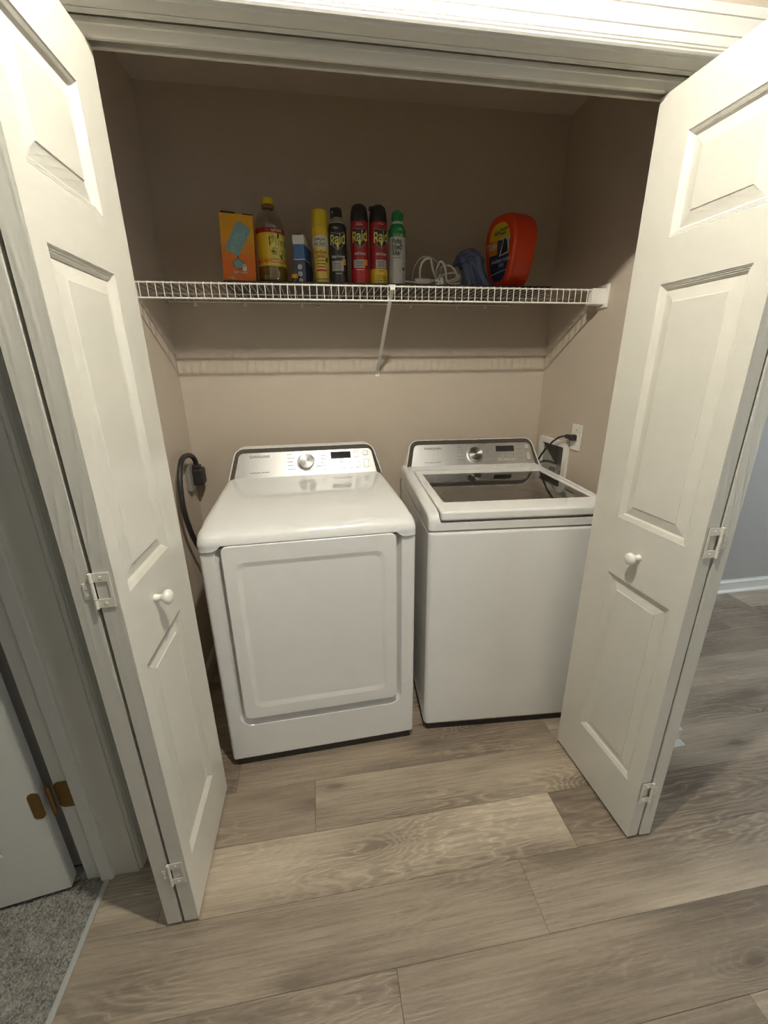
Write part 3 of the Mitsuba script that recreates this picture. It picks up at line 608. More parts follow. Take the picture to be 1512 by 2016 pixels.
# ------------------------------------------------------------------ wire shelf
SY, SZ = .515, 1.683
sh = thing('wire_shelf', 'white ventilated wire shelf across the closet above the machines', 'shelf')
XA, XB = XL + .006, XR - .004
put('front_rail', tube([(XA, SY, SZ), (XB, SY, SZ)], .0032, 10), 'wire_white', 40, sh)
put('front_rail', tube([(XA + .004, SY - .001, SZ - .047), (XB, SY - .001, SZ - .047)], .0032, 10), 'wire_white', 40, sh)
put('back_rail', tube([(XA, .911, SZ - .002), (1.325, .911, SZ - .002)], .0032, 10), 'wire_white', 40, sh)
put('middle_rail', tube([(XA, .712, SZ - .002), (XB, .712, SZ - .002)], .0030, 10), 'wire_white', 40, sh)
wp = [(0, SY - .0052, SZ - .047), (0, SY - .0052, SZ - .003), (0, SY - .0042, SZ + .0020), (0, SY + .001, SZ + .0042), (0, SY + .02, SZ + .0030), (0, .907, SZ + .0022)]
wire = mikit.ply(tube(wp, .00145, 6), 'wire_white', smooth=50)
nw = int((XB - .030 - XA - .010) / .0254)
for i in range(nw + 1):
    k = key_of(sh + '__wire'); scene[k] = {**wire, 'to_world': T().translate([XA + .006 + .0254 * i, 0, 0])}
for s, x in ((1, XR), (-1, XL)):
    a, b = sorted((x, x - s * .0075)); br = put('end_bracket', rbox(a, b, SY - .027, SY + .038, SZ - .064, SZ + .020, .002), 'plastic_white', 30, sh)
    a, b = sorted((x - s * .006, x - s * (.060 if s > 0 else .020))); put('socket', rbox(a, b, SY - .009, SY + .030, SZ - .052, SZ + .0062, .003), 'plastic_white', 30, br)
def bar(p, q, w, t):
    p, q = np.array(p), np.array(q); L = np.linalg.norm(q - p); m = man2tri(rbox(-w / 2, w / 2, -t / 2, t / 2, 0, L, t * .3, 8)); d = (q - p) / L
    A = np.eye(4); A[:3, 0] = (1, 0, 0); A[:3, 2] = d; A[:3, 1] = np.cross(d, (1, 0, 0)); A[:3, 3] = p; m.apply_transform(A); return m
brc = put('brace', cat_([bar((.690, SY + .001, SZ - .006), (.688, .9135, 1.392), .0145, .006), rbox(.6815, .6985, SY - .004, SY + .008, SZ - .012, SZ + .006, .002), rbox(.676, .702, SY - .0045, SY + .004, SZ + .001, SZ + .0065, .002)]), 'plastic_white', 30, sh)
put('foot', rbox(.6775, .6985, .9145, .9184, 1.368, 1.402, .0015), 'plastic_white', 30, brc)
put('screw', lathe([(0, .0014), (.0028, .001), (.0034, 0)], 14), 'ink_grey', 30, brc, to=trimesh.transformations.translation_matrix((.688, .9144, 1.3825)) @ trimesh.transformations.rotation_matrix(math.pi / 2, (1, 0, 0)))
for x in (-.09, .115, .357, .43, .62, .845, 1.07, 1.20):
    c = put('wall_clip', rbox(x - .006, x + .006, .900, .9184, SZ - .019, SZ + .001, .002), 'plastic_white', 30, sh)
for x in (.43, 1.07):
    put('screw', lathe([(0, .001), (.0025, .0008), (.003, 0)], 12), 'ink', 30, sh, to=trimesh.transformations.translation_matrix((x, .8998, SZ - .014)) @ trimesh.transformations.rotation_matrix(math.pi / 2, (1, 0, 0)))
BZ = 1.7040
KS = 0.971; KZ = .945; XF = np.diag([KS, KS, KZ, 1.0]); XF[:3, 3] = (.0114, -.0331, SZ + .0175 - KZ * BZ)
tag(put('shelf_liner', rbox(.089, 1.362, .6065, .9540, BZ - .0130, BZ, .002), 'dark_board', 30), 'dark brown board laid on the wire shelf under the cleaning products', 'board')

# ------------------------------------------------------------------ things on the shelf
TM = trimesh.transformations.translation_matrix
# orange carton
ob_ = thing('carton', 'tall orange open-topped carton with a picture of a blue duster, leftmost on the shelf', 'box', kind=None)
cA = TM((.145, .626, BZ)) @ trimesh.transformations.rotation_matrix(math.radians(3), (0, 0, 1)) @ trimesh.transformations.rotation_matrix(math.radians(2.4), (0, 1, 0))
cw, ch, cd = .113, .216, .085
sh1 = m3.Manifold.cube((cw, cd, ch)).translate((-cw / 2, 0, 0)) - m3.Manifold.cube((cw - .003, cd - .003, ch)).translate((-cw / 2 + .0015, .0015, .002))
v = man2tri(sh1); uvc = np.stack([v.vertices[:, 0] / cw, v.vertices[:, 2] / ch], 1); v.apply_transform(cA); put('body', v, 'carton_print', False, ob_, uv=uvc)
for x0, x1, y0_, hh in ((-.053, -.006, .018, .013), (-.020, .012, .055, .017), (.020, .054, .026, .013)):
    m = man2tri(rbox(x0, x1, y0_, y0_ + .001, ch - .006, ch + hh, .0004, 8)); m.apply_transform(cA @ trimesh.transformations.rotation_matrix(math.radians(-16), (1, 0, 0), (0, y0_, ch))); put('flap', m, 'c_dark_paper', False, ob_)
def on_front(m, b, name, x, z, h=.0002, par=None, **k): return put(name, stand(m, x, -h, z), b, False, par, to=cA, **k)
# duster picture: frayed slanted lozenge with strands
r2 = np.random.default_rng(3)
def slant(u, w): a = math.radians(62); return (-.002 + u * math.cos(a) - w * math.sin(a), .134 + u * math.sin(a) + w * math.cos(a))
out = []
for u in np.linspace(-.046, .050, 26): out.append(slant(u, -.024 - r2.uniform(0, .006)))
for w in np.linspace(-.020, .020, 10): out.append(slant(.056 + r2.uniform(0, .006), w))
for u in np.linspace(.050, -.046, 26): out.append(slant(u, .022 + r2.uniform(0, .005)))
on_front(flat(Polygon(out).buffer(0)), 'c_teal', 'printed_duster', 0, 0, par=ob_)
st = []
for _ in range(60):
    u, w = r2.uniform(-.044, .05), r2.uniform(-.018, .02); a, b = slant(u, w), slant(u - .006, w + r2.choice([-1, 1]) * r2.uniform(.006, .012)); d = np.array([b[1] - a[1], a[0] - b[0]]); d = d / np.linalg.norm(d) * .0006
    st.append(Polygon([(a[0] - d[0], a[1] - d[1]), (b[0], b[1]), (a[0] + d[0], a[1] + d[1])]))
on_front(flat(shapely.union_all(st)), 'c_teal_light', 'printed_strand', 0, 0, .0006, par=ob_)
drop = Polygon([(-.004, .092), (-.008, .075)] + [(-.004 + .019 * math.cos(t), .060 + .017 * math.sin(t)) for t in np.linspace(2.6, 6.8, 24)] + [(0, .075)]).buffer(0)
on_front(flat(drop), 'c_navy', 'printed_drop', .002, -.002, .0002, par=ob_); on_front(flat(drop.buffer(-.002)), 'c_teal', 'printed_drop', .002, -.002, .0006, par=ob_)
lock = shapely.union_all([sbox(.010, .036, .024, .050)]).union(Polygon([(.017 + .006 * math.cos(t), .050 + .009 * math.sin(t)) for t in np.linspace(0, np.pi, 14)]).difference(Polygon([(.017 + .003 * math.cos(t), .050 + .006 * math.sin(t)) for t in np.linspace(0, np.pi, 14)])))
on_front(flat(lock), 'c_white', 'printed_lock', .002, 0, .0011, par=ob_)
on_front(text('TRAP + LOCK', .0052, True), 'c_white', 'lettering', .004, .028, par=ob_); on_front(text('10 PC', .0068, True), 'c_white', 'lettering', -.030, .006, par=ob_)
# clear bottle with amber cleaner
bo = thing('cleaner_bottle', 'clear plastic bottle with yellow cap, yellow label and amber cleaner, beside the orange carton', 'bottle')
bc = (.262, .680, BZ); bp = [(0, .0008), (.045, .0008), (.0505, .005), (.0525, .016), (.0525, .046), (.0505, .053), (.0505, .178), (.0525, .185), (.0528, .194), (.051, .206), (.045, .220), (.034, .234), (.024, .244), (.0195, .250), (.0185, .262), (.0185, .272)]
put('body', lathe(bp, 48, bc), 'clear_plastic', True, bo)
put('liquid', fixw(lathe([(0, .0025), (.044, .0025), (.0490, .0065), (.0508, .016), (.0508, .045), (.0490, .0525), (.0490, .060), (0, .060)], 48, bc)), 'liquid', 30, bo, label='amber liquid')
put('cap', fixw(lathe([(0, .262), (.0205, .262), (.0205, .281), (.019, .284), (0, .284)], 40, bc)), 'c_cap_yellow', 30, bo); put('neck_ring', lathe([(.0195, .250), (.0222, .252), (.0222, .262), (.0195, .264)], 40, bc), 'c_brown_ink', 30, bo)
RB = .0512
put('label', arc(RB, -1.75, 1.75, .055, .164), 'c_yellow', 30, bo, to=TM(bc)); put('label', arc(RB, -1.75, 1.75, .164, .180), 'c_deep_red', 30, bo, to=TM(bc))
put('label', arc(RB + .0003, -1.7, 1.7, .057, .066), 'c_pale_yellow', 30, bo, to=TM(bc)); put('label', arc(RB + .0003, -1.7, 1.7, .066, .078), 'c_orange', 30, bo, to=TM(bc))
th = np.linspace(0, 2 * np.pi, 40)[:-1]
put('label', wrap(flat(Polygon([(.062 * .8 * math.cos(t) * .62, .121 + .040 * math.sin(t)) for t in th])), RB + .0004, (0, 0, 0), .62), 'c_lemon', 30, bo, to=TM(bc))
for s, x, z, h, b in (('Pine', .60, .125, .024, True), ('Sol', .64, .094, .024, True)):
    put('lettering', wrap(text(s, h + .0014, True, 1.0), RB + .0007, (0, 0, 0), x + .022, z=z - .0016), 'c_leaf', 30, bo, to=TM(bc)); put('lettering', wrap(text(s, h, True, .92), RB + .0013, (0, 0, 0), x, z=z), 'c_pale_yellow', 30, bo, to=TM(bc))
put('lettering', wrap(text('4X', .009, True), RB + .0006, (0, 0, 0), .30, z=.167), 'c_white', 30, bo, to=TM(bc))
for a, z, w, h in ((.75, .174, .026, .0022), (.75, .169, .026, .0022), (.5, .071, .05, .003)): put('marking', wrap(flat(sbox(-w / 2, 0, w / 2, h)), RB + .0006, (0, 0, 0), a, z=z), 'c_cream', 30, bo, to=TM(bc))
for a, z, r in ((.14, .147, .3), (.62, .155, 1.4), (.24, .100, -.5), (.75, .088, -.9)):
    lf = Polygon([(.010 * math.cos(t), .004 * math.sin(t)) for t in th]); put('printed_leaf', wrap(flat(shapely.affinity.rotate(lf, r, use_radians=True)), RB + .0008, (0, 0, 0), a, z=z), 'c_leaf', 30, bo, to=TM(bc))
# blue carton seen edge-on
bb_ = thing('blue_carton', 'narrow blue carton with white top band between clear bottle and yellow can', 'box')
bA = TM((.343, .640, BZ)) @ trimesh.transformations.rotation_matrix(math.radians(-13), (0, 0, 1)); bw, bd, bh = .041, .118, .160
put('body', rbox(0, bw, 0, bd, 0, bh, .0008, 8), 'c_blue', 30, bb_, to=bA); put('top_band', cat_([bx(-.0004, bw + .0004, -.0004, bd + .0004, bh - .030, bh + .0003)]), 'c_white', False, bb_, to=bA)
put('flap', man2tri(rbox(.012, .032, .004, .03, bh, bh + .006, .001, 8)), 'c_dark_paper', False, bb_, to=bA)
put('label', bx(-.0004, bw + .0004, -.0004, bd + .0004, .0, .079), 'c_navy', False, bb_, to=bA); put('stripe', bx(-.0006, bw + .0006, -.0006, bd + .0006, .0785, .0810), 'c_cream', False, bb_, to=bA)
for z in (.055, .031, .008):
    c = lambda r: Polygon([(r * math.cos(t), r * math.sin(t)) for t in th]); put('printed_dot', stand(flat(c(.0085)), .021, -.0006, z), 'c_can_white', False, bb_, to=bA); put('printed_dot', stand(flat(c(.0035)), .021, -.0011, z), 'c_can_grey', False, bb_, to=bA)
# little bottle with amber cap
sb = thing('small_bottle', 'tiny dark bottle with amber cap in front of the blue carton', 'bottle')
put('body', lathe([(0, 0), (.0105, 0), (.0105, .011), (.008, .013), (0, .013)], 28, (.342, .6215, BZ)), 'c_dark_paper', 30, sb); put('cap', fixw(lathe([(0, .012), (.0125, .012), (.0128, .022), (.011, .0265), (0, .027)], 32, (.342, .6215, BZ))), 'c_amber_cap', 30, sb)

# spray cans
def can(name, label, x, y, R, h, col, shoulder, cap_parts):
    k = thing(name, label, 'spray can'); o = (x, y, BZ)
    put('body', fixw(lathe([(0, .002), (R - .003, .002), (R - .001, 0), (R, .003), (R, shoulder)] + [(R - .002, shoulder + .005), (R - .008, shoulder + .011), (R - .014, shoulder + .014), (0, shoulder + .014)], 48, o)), col, 30, k)
    for nm, prof, c in cap_parts: put(nm, fixw(lathe(prof, 40, o)), c, 30, k)
    return k, o
def dec(k, o, m, R, b, nm='label', a=0.0, z=0.0, lift=.0004): put(nm, wrap(m, R + lift, (0, 0, 0), a, z=z), b, 30, k, to=TM(o))
def band(k, o, R, z0, z1, b, a0=-1.9, a1=1.9, lift=.0002): put('label', arc(R + lift, a0, a1, z0, z1), b, 30, k, to=TM(o))
shield = Polygon([(-.026, .038), (-.012, .034), (.0, .033), (.012, .034), (.026, .040), (.022, .000), (.012, -.012), (.0, -.020), (-.012, -.012), (-.022, -.002)])
bolt = Polygon([(-.006, .002), (.007, .003), (.002, -.008), (.004, -.008), (-.002, -.022), (-.001, -.011), (-.004, -.011)])
def raid(k, o, R, z, a, title, bg):
    if bg: dec(k, o, flat(shapely.affinity.scale(shield, 1.08, 1.12, origin=(0, 0)).buffer(.0012)), R, 'c_grey_label', a=a, z=z, lift=.0002); dec(k, o, flat(shapely.affinity.scale(shield, 1.08, 1.12, origin=(0, 0))), R, 'c_can_black', a=a, z=z, lift=.0006)
    else:
        dec(k, o, flat(shield.buffer(.001).difference(shield.buffer(-.0004))), R, 'c_grey_label', a=a, z=z, lift=.0004)
    t = text('Raid', .032, True, .70); t.vertices[:, 1] += t.vertices[:, 0] * .10; dec(k, o, t, R, 'c_lemon', 'lettering', a, z + .000, .0011)
    dec(k, o, flat(bolt), R, 'c_lemon', 'printed_bolt', a, z - .002, .0011)
    dec(k, o, text(title, .0088, True, .62), R, 'c_white', 'lettering', a, z - .046, .0008)
k, o = can('polish_can', 'yellow furniture polish spray can with a plain yellow cap, left of the black insect spray',   .444, .650, .0292, .24, 'c_pale_yellow', .184, [('cap', [(0, .186), (.0290, .186), (.0292, .190), (.0282, .237), (.0265, .243), (0, .245)], 'c_cap_yellow')])
R = .0292
band(k, o, R, .158, .184, 'c_yellow'); dec(k, o, flat(Polygon([(-.05, .119), (.05, .119), (.05, .147)] + [(x, .158 - 4.5 * x * x) for x in np.linspace(.045, -.045, 14)])), R, 'c_cream', lift=.0004)
dec(k, o, text('COMPLETE', .0068, True, .78), R, 'ink', 'lettering', -.08, .1415, .0008); dec(k, o, text('HOME', .0125, False, .92), R, 'ink', 'lettering', -.06, .1225, .0008); dec(k, o, flat(Polygon([(-.004, .1365), (.004, .1365), (0, .1405)])), R, 'ink', 'printed_roof', -.05, 0, .0008)
dec(k, o, text('furniture', .0105, True, .80), R, 'c_brown_ink', 'lettering', -.10, .0985, .0006); dec(k, o, text('polish', .0105, True, .85), R, 'c_brown_ink', 'lettering', -.06, .0845, .0006)
for z, w in ((.073, .032), (.063, .036), (.053, .034)): dec(k, o, flat(sbox(-w / 2, 0, w / 2, .003)), R, 'c_brown_ink', 'marking', -.05, z, .0003)
dec(k, o, flat(sbox(-.019, .0395, .019, .0455)), R, 'c_red', 'printed_bar', -.05, 0, .0005); dec(k, o, flat(Polygon([(.006 * math.cos(t), .0085 * math.sin(t)) for t in th])), R, 'c_brown_ink', 'printed_oval', .72, .078, .0005); dec(k, o, flat(sbox(-.026, .012, .026, .0145)), R, 'c_brown_ink', 'marking', 0, 0, .0004)
k, o = can('wasp_spray_can', 'black wasp spray can with a black trigger nozzle and yellow lettering', .508, .650, .0330, .25, 'c_can_black', .190, [('collar', [(.0185, .200), (.0305, .199), (.0300, .204), (.0225, .213), (.0190, .221)], 'c_can_grey'), ('cap', [(0, .218), (.0187, .218), (.0184, .244), (.0165, .252), (.010, .255), (0, .255)], 'black_plastic')])
R = .0330
put('nozzle', rbox(-.0235, .0, -.014, .008, .220, .253, .006, 14), 'black_plastic', 30, k, to=TM(o)); put('nozzle_hole', lathe([(0, 0), (.003, 0), (.003, .002), (0, .002)], 14), 'ink_grey', 30, k, to=TM((o[0] - .0170, o[1] - .0142, o[2] + .236)) @ trimesh.transformations.rotation_matrix(math.pi / 2, (1, 0, 0)))
raid(k, o, R, .131, -.06, 'Wasp & Hornet', False)
band(k, o, R, .041, .075, 'c_grey_label', -.85, .55); band(k, o, R, .0, .036, 'c_can_black')
for z in (.0495, .0570, .0645): dec(k, o, flat(sbox(-.018, 0, .012, .0014)), R, 'ink', 'marking', -.15, z, .0006)
dec(k, o, flat(Polygon(rpoly(-.008, -.010, .008, .010, .002))), R, 'c_pale_yellow', 'printed_badge', .62, .072, .0006); dec(k, o, flat(sbox(-.005, -.005, .005, .005)), R, 'c_orange', 'printed_badge', .62, .071, .0011)
dec(k, o, flat(sbox(-.017, .184, .0, .1855)), R, 'c_grey_label', 'marking', -.1, 0, .0003); dec(k, o, flat(sbox(-.012, .180, .006, .1815)), R, 'c_grey_label', 'marking', -.1, 0, .0003); dec(k, o, flat(sbox(-.012, .030, .010, .034)), R, 'c_grey_label', 'marking', 0, 0, .0006)
CAPK = [('cap', [(0, .209), (.0332, .209), (.0330, .214), (.0325, .226), (.030, .246), (.0255, .260), (.018, .2665), (0, .2685)], 'black_plastic')]
k, o = can('ant_spray_can', 'red roach spray can with red base, left of its twin with yellow base', .590, .650, .0333, .27, 'c_deep_red', .207, CAPK)
R = .0333
raid(k, o, R, .143, -.08, 'Ant & Roach', True); band(k, o, R, .053, .081, 'c_grey_label', -.9, .45); band(k, o, R, .0, .052, 'c_red')
dec(k, o, flat(Polygon(rpoly(-.008, -.010, .008, .010, .002))), R, 'c_orange', 'printed_badge', .62, .072, .0006); dec(k, o, text('kills on contact', .0035, True), R, 'c_cream', 'lettering', -.05, .032, .0006) if False else None
for z, w, c in ((.0455, .034, 'c_cream'), (.0590, .026, 'ink'), (.0655, .024, 'ink'), (.0725, .028, 'ink'), (.030, .036, 'c_deep_red'), (.021, .040, 'c_deep_red'), (.012, .040, 'c_deep_red'), (.199, .020, 'c_grey_label'), (.194, .028, 'c_grey_label')): dec(k, o, flat(sbox(-w / 2, 0, w / 2, .0018)), R, c, 'marking', -.12, z, .0006)
k, o = can('ant_spray_can', 'red roach spray can with yellow base, beside the green can', .661, .650, .0333, .27, 'c_deep_red', .207, CAPK)
put('cap_lip', rbox(-.034, -.018, -.012, .010, .252, .2635, .004, 12), 'black_plastic', 30, k, to=TM(o))
raid(k, o, R, .143, .22, 'Ant & Roach', True); band(k, o, R, .054, .082, 'c_grey_label', -.45, .9); band(k, o, R, .0, .052, 'c_yellow')
for z, w, c in ((.0735, .030, 'ink'), (.0665, .020, 'ink'), (.0600, .030, 'ink'), (.043, .02, 'c_brown_ink'), (.026, .044, 'c_brown_ink'), (.018, .044, 'c_brown_ink'), (.011, .044, 'c_brown_ink'), (.199, .022, 'c_grey_label')): dec(k, o, flat(sbox(-w / 2, 0, w / 2, .0018)), R, c, 'marking', .18, z, .0006)
k, o = can('flying_insect_can', 'white and green insect killer spray can with a green nozzle, last of the cans', .733, .650, .0322, .26, 'c_can_white', .186, [('collar', [(.0205, .206), (.0228, .206), (.0225, .214), (.0205, .216)], 'c_can_white'), ('cap', [(0, .212), (.0205, .212), (.0212, .220), (.0205, .232), (.0165, .248), (.008, .2545), (0, .256)], 'c_green')])
R = .0322
put('nozzle', rbox(.006, .0225, -.014, .008, .222, .245, .005, 14), 'c_green', 30, k, to=TM(o)); put('shoulder', lathe([(R + .0004, .162), (R + .0004, .186), (R - .0015, .1912), (R - .0065, .1985), (.0225, .2075)], 48, o), 'c_green', 30, k)
dec(k, o, text('Flying', .0165, True, .58), R, 'ink', 'lettering', -.22, .139, .0006); dec(k, o, text('Insect', .0165, True, .58), R, 'ink', 'lettering', -.18, .119, .0006); dec(k, o, text('Killer', .0165, True, .58), R, 'ink', 'lettering', -.22, .099, .0006)
dec(k, o, text('EcoLogic', .009, False, .75), R, 'c_lemon', 'lettering', -.02, .1640, .0010); dec(k, o, flat(sbox(-.017, 0, .017, .003)), R, 'ink_grey', 'marking', -.2, .089, .0005)
dec(k, o, flat(sbox(-.008, 0, .010, .002)), R, 'c_can_white', 'marking', .12, .188, .0008); dec(k, o, flat(sbox(-.008, 0, .012, .002)), R, 'c_can_white', 'marking', .16, .1835, .0008)
cir = Polygon([(.020 * math.cos(t), .024 * math.sin(t)) for t in th]); dec(k, o, flat(cir.difference(cir.buffer(-.0008))), R, 'ink_grey', 'printed_ring', .75, .050, .0005)
fly = shapely.union_all([Polygon([(.003 * math.cos(t), .0055 * math.sin(t)) for t in th])] + [sbox(-.007, -.0006 + y, .007, .0006 + y) for y in (-.003, 0, .003)]); dec(k, o, flat(shapely.affinity.rotate(fly, 30)), R, 'ink', 'printed_fly', .66, .053, .0005)

# white extension cord
ec = thing('extension_cord', 'coiled white extension cord with a three-hole socket end hanging over the board edge', 'cord')
cz = BZ + .0066
loops = [(.775, .655, cz), (.81, .635, cz), (.86, .640, cz), (.93, .655, cz), (.99, .66, cz), (1.022, .69, cz + .002), (1.00, .73, cz + .004), (.95, .735, cz + .01), (.915, .70, cz + .03), (.905, .665, 1.77), (.918, .650, 1.793), (.927, .645, 1.76), (.938, .640, cz + .004), (.985, .645, cz + .004), (1.02, .66, cz + .006), (1.018, .70, cz + .008), (.975, .72, 1.725), (.93, .71, 1.745), (.93, .69, 1.775), (.962, .672, 1.785), (1.0, .672, 1.768), (1.012, .68, 1.742), (.985, .69, 1.732), (.945, .685, 1.735), (.905, .67, 1.74), (.884, .66, 1.765), (.876, .655, 1.785), (.868, .650, 1.80), (.846, .648, 1.800), (.828, .648, 1.780), (.824, .65, 1.745), (.830, .65, 1.722)]
loops = [(x if x < .86 or y < .65 else .86 + (x - .86) * .80, y, z) for x, y, z in loops]
put('cord', tube(spline(loops, 260), .0045, 8), 'plastic_white', 50, ec)
thin = [(.80, .69, 1.712), (.803, .69, 1.745), (.82, .69, 1.795), (.85, .69, 1.818), (.885, .69, 1.812), (.912, .69, 1.79), (.922, .69, 1.768), (.908, .69, 1.745), (.90, .69, 1.722)]
put('cord', tube(spline(thin, 90), .0024, 8), 'plastic_white', 50, ec)
put('cord', tube(spline([(.775, .655, cz), (.764, .65, cz + .006), (.80, .625, cz - .0002), (.85, .622, cz), (.88, .630, cz + .010), (.884, .632, cz + .012)], 60), .0040, 8), 'plastic_white', 50, ec)
sA = TM((.892, .612, BZ + .0115)) @ trimesh.transformations.rotation_matrix(math.radians(18), (1, 0, 0)) @ trimesh.transformations.rotation_matrix(math.radians(-20), (0, 0, 1)) @ trimesh.transformations.rotation_matrix(math.radians(-18), (0, 1, 0))
rcp = put('socket_end', rbox(-.0145, .0145, -.012, .034, -.0125, .0125, .005, 14), 'plastic_white', 30, ec, to=sA)
for x, z, w, h in ((.003, .0055, .0080, .0024), (.003, -.0055, .0080, .0024)): put('slot', bx(x - w / 2, x + w / 2, -.0126, -.0118, z - h / 2, z + h / 2), 'ink', False, rcp, to=sA)
put('slot', stand(flat(Polygon([(.0028 * math.cos(t), .0028 * math.sin(t)) for t in th])), -.0075, -.0121, 0), 'ink', False, rcp, to=sA)
tt = np.linspace(0, 4.4 * np.pi, 140); put('cord', tube(np.stack([.945 + (.046 - .004 * np.sin(tt * .45)) * np.cos(tt + .8), .662 + .018 * np.sin(tt + .8) + .0009 * tt, BZ + .034 + .020 * np.sin(tt + 1.3) + .004 * np.sin(tt * .5)], 1), .0043, 8), 'plastic_white', 50, ec)
put('plug', cat_([rbox(.800, .868, .640, .676, BZ + .004, BZ + .028, .007, 14), rbox(.855, .905, .648, .670, BZ + .010, BZ + .026, .006, 12)]), 'plastic_white', 30, ec)
# crumpled blue bag
ico = trimesh.creation.icosphere(5); p = np.array(ico.vertices)
def ridge(q, s, sd): return 1 - np.abs(2 * meshkit.noise(q * s + 11.3, sd) - 1) * 2
def crumple(p, size, at, s1, sq, amp, sd):
    q = p + (np.stack([meshkit.fbm(p * 1.1 + 3, 2, sd + j) for j in (1, 2, 3)], -1) - .5) * 1.0
    r = 1 - amp + amp * ridge(q * sq, s1, sd) + .07 * ridge(q * np.array(sq)[[1, 0, 2]], s1 * 2.1, sd + 4)
    return p * r[:, None] * size + at
top_ = crumple(p, [.064, .046, .036], [1.040, .705, BZ + .100], 1.1, [.6, 1.6, 1.9], .34, 4)
top_[:, 2] -= 1.6 * (top_[:, 0] - 1.040) ** 2 * 3
th2 = np.linspace(0, 2 * np.pi, 120, endpoint=False); col = []
for i, h in enumerate(np.linspace(0, 1, 34)):
    cx_ = 1.072 + .030 * (1 - h) * .6 - .030 * h; w_ = .058 + .004 * (1 - h) ** 2 - .012 * np.sin(h * np.pi)
    pl = .20 * np.sin(5 * th2 + 1.1 * h + .6 * np.sin(3 * h)) + .12 * np.sin(9 * th2 - 2.2 * h + 1) + .05 * np.sin(17 * th2 + 4 * h)
    r_ = w_ * (1 + pl * (1 - .35 * h)); col.append(np.stack([cx_ + r_ * np.cos(th2), .706 + .74 * r_ * np.sin(th2), np.full(120, BZ + .0008 + .098 * h)], 1))
side = fixw(loft(col)); pv = top_
for g_ in (pv, side.vertices): g_[:, 0] += .001
pv[:, 2] += .014; side.vertices[:, 2] = BZ + (side.vertices[:, 2] - BZ) * 1.14
bag = cat_([trimesh.Trimesh(pv, ico.faces, process=False), side])
tag(put('crumpled_bag', bag, 'blue_cloth', 40), 'crumpled dark blue bag between the white cord and the orange tub', 'bag')
# orange detergent tub, seen nearly edge-on
tb = thing('detergent_tub', 'orange plastic detergent tub with a dark label, at the right end of the shelf', 'tub')
def tub_outline(s, n=64):
    t = np.linspace(0, 2 * np.pi, n, endpoint=False); c, q = np.cos(t), np.sin(t); e = .62
    u = np.sign(c) * np.abs(c) ** e; v_ = np.sign(q) * np.abs(q) ** e; v01 = (v_ + 1) / 2
    wd = .068 + .030 * np.clip(v01 * 1.5, 0, 1) - .012 * np.clip((v01 - .72) / .28, 0, 1) ** 2
    return np.stack([u * wd * s, .0 + (v01 * .281 - .1405) * (1 - (1 - s) * .55) + .1405], 1)
phi = math.radians(-72); uA = np.array([math.cos(phi), math.sin(phi), 0]); wA = np.array([-math.sin(phi), math.cos(phi), 0])
tA = np.eye(4); tA[:3, 0] = uA; tA[:3, 1] = wA; tA[:3, 3] = (1.228, .728, BZ)
th_t = [(-.066, .78), (-.0655, .86), (-.062, .925), (-.054, .965), (-.035, .99), (0, 1.0), (.030, .99), (.046, .965), (.054, .925), (.0575, .86), (.058, .78)]
rg = []
for w, s in th_t:
    p2 = tub_outline(s); k_ = 1 - .14 * (1 - p2[:, 1] / .272); rg.append(np.stack([p2[:, 0], w * k_, np.maximum(p2[:, 1], .0005)], 1))
put('body', fixw(loft(rg)), 'c_tub_orange', 40, tb, to=tA)
lab = Polygon([(x * .80, .136 + (y - .136) * .86) for x, y in tub_outline(.80)])
def on_tub(poly, b, nm, d): 
    m = fine(flat(poly, .0004), .02); x, y, z = m.vertices.T; k_ = 1 - .14 * (1 - y / .272); m.vertices = np.stack([x, -.066 * k_ - d - z, y], 1); m.invert() if m.volume < 0 else None
    put(nm, m, b, False, tb, to=tA)
on_tub(lab, 'c_navy', 'label', .0003)
on_tub(lab.intersection(Polygon([(-.1, .20), (.1, .17), (.1, .3), (-.1, .3)])), 'c_yellow', 'label', .0008); on_tub(lab.intersection(Polygon([(-.1, .135), (-.01, .135), (-.01, .205), (-.1, .215)])), 'c_orange', 'label', .0007)
on_tub(lab.intersection(Polygon([(.0, .125), (.065, .130), (.055, .185), (.03, .195)])), 'c_can_white', 'label', .0009); on_tub(lab.intersection(Polygon([(.012, .130), (.052, .137), (.045, .178), (.03, .187)])), 'c_can_black', 'label', .0014)
def tub_text(s, h, u, v_, b, sx=1.0, bold=True, d=.0014):
    m = text(s, h, bold, sx); x, y, z = m.vertices.T; y = y + v_; k_ = 1 - .14 * (1 - y / .272); m.vertices = np.stack([x + u, -.066 * k_ - d - z, y], 1); m.invert() if m.volume < 0 else None
    put('lettering', m, b, False, tb, to=tA)
tub_text('4+', .020, -.014, .205, 'ink'); tub_text('months', .010, .028, .216, 'ink'); tub_text('pack', .010, .022, .202, 'ink'); tub_text('Tide', .024, -.046, .158, 'c_white', .9, d=.0012)
tub_text('HYGIENIC CLEAN', .011, .012, .104, 'c_white', .85); tub_text('10X', .012, .018, .086, 'c_teal_light')
on_tub(lab.intersection(Polygon([(-.1, .055), (.1, .075), (.1, .079), (-.1, .059)])), 'c_can_white', 'stripe', .0008)

XF = None
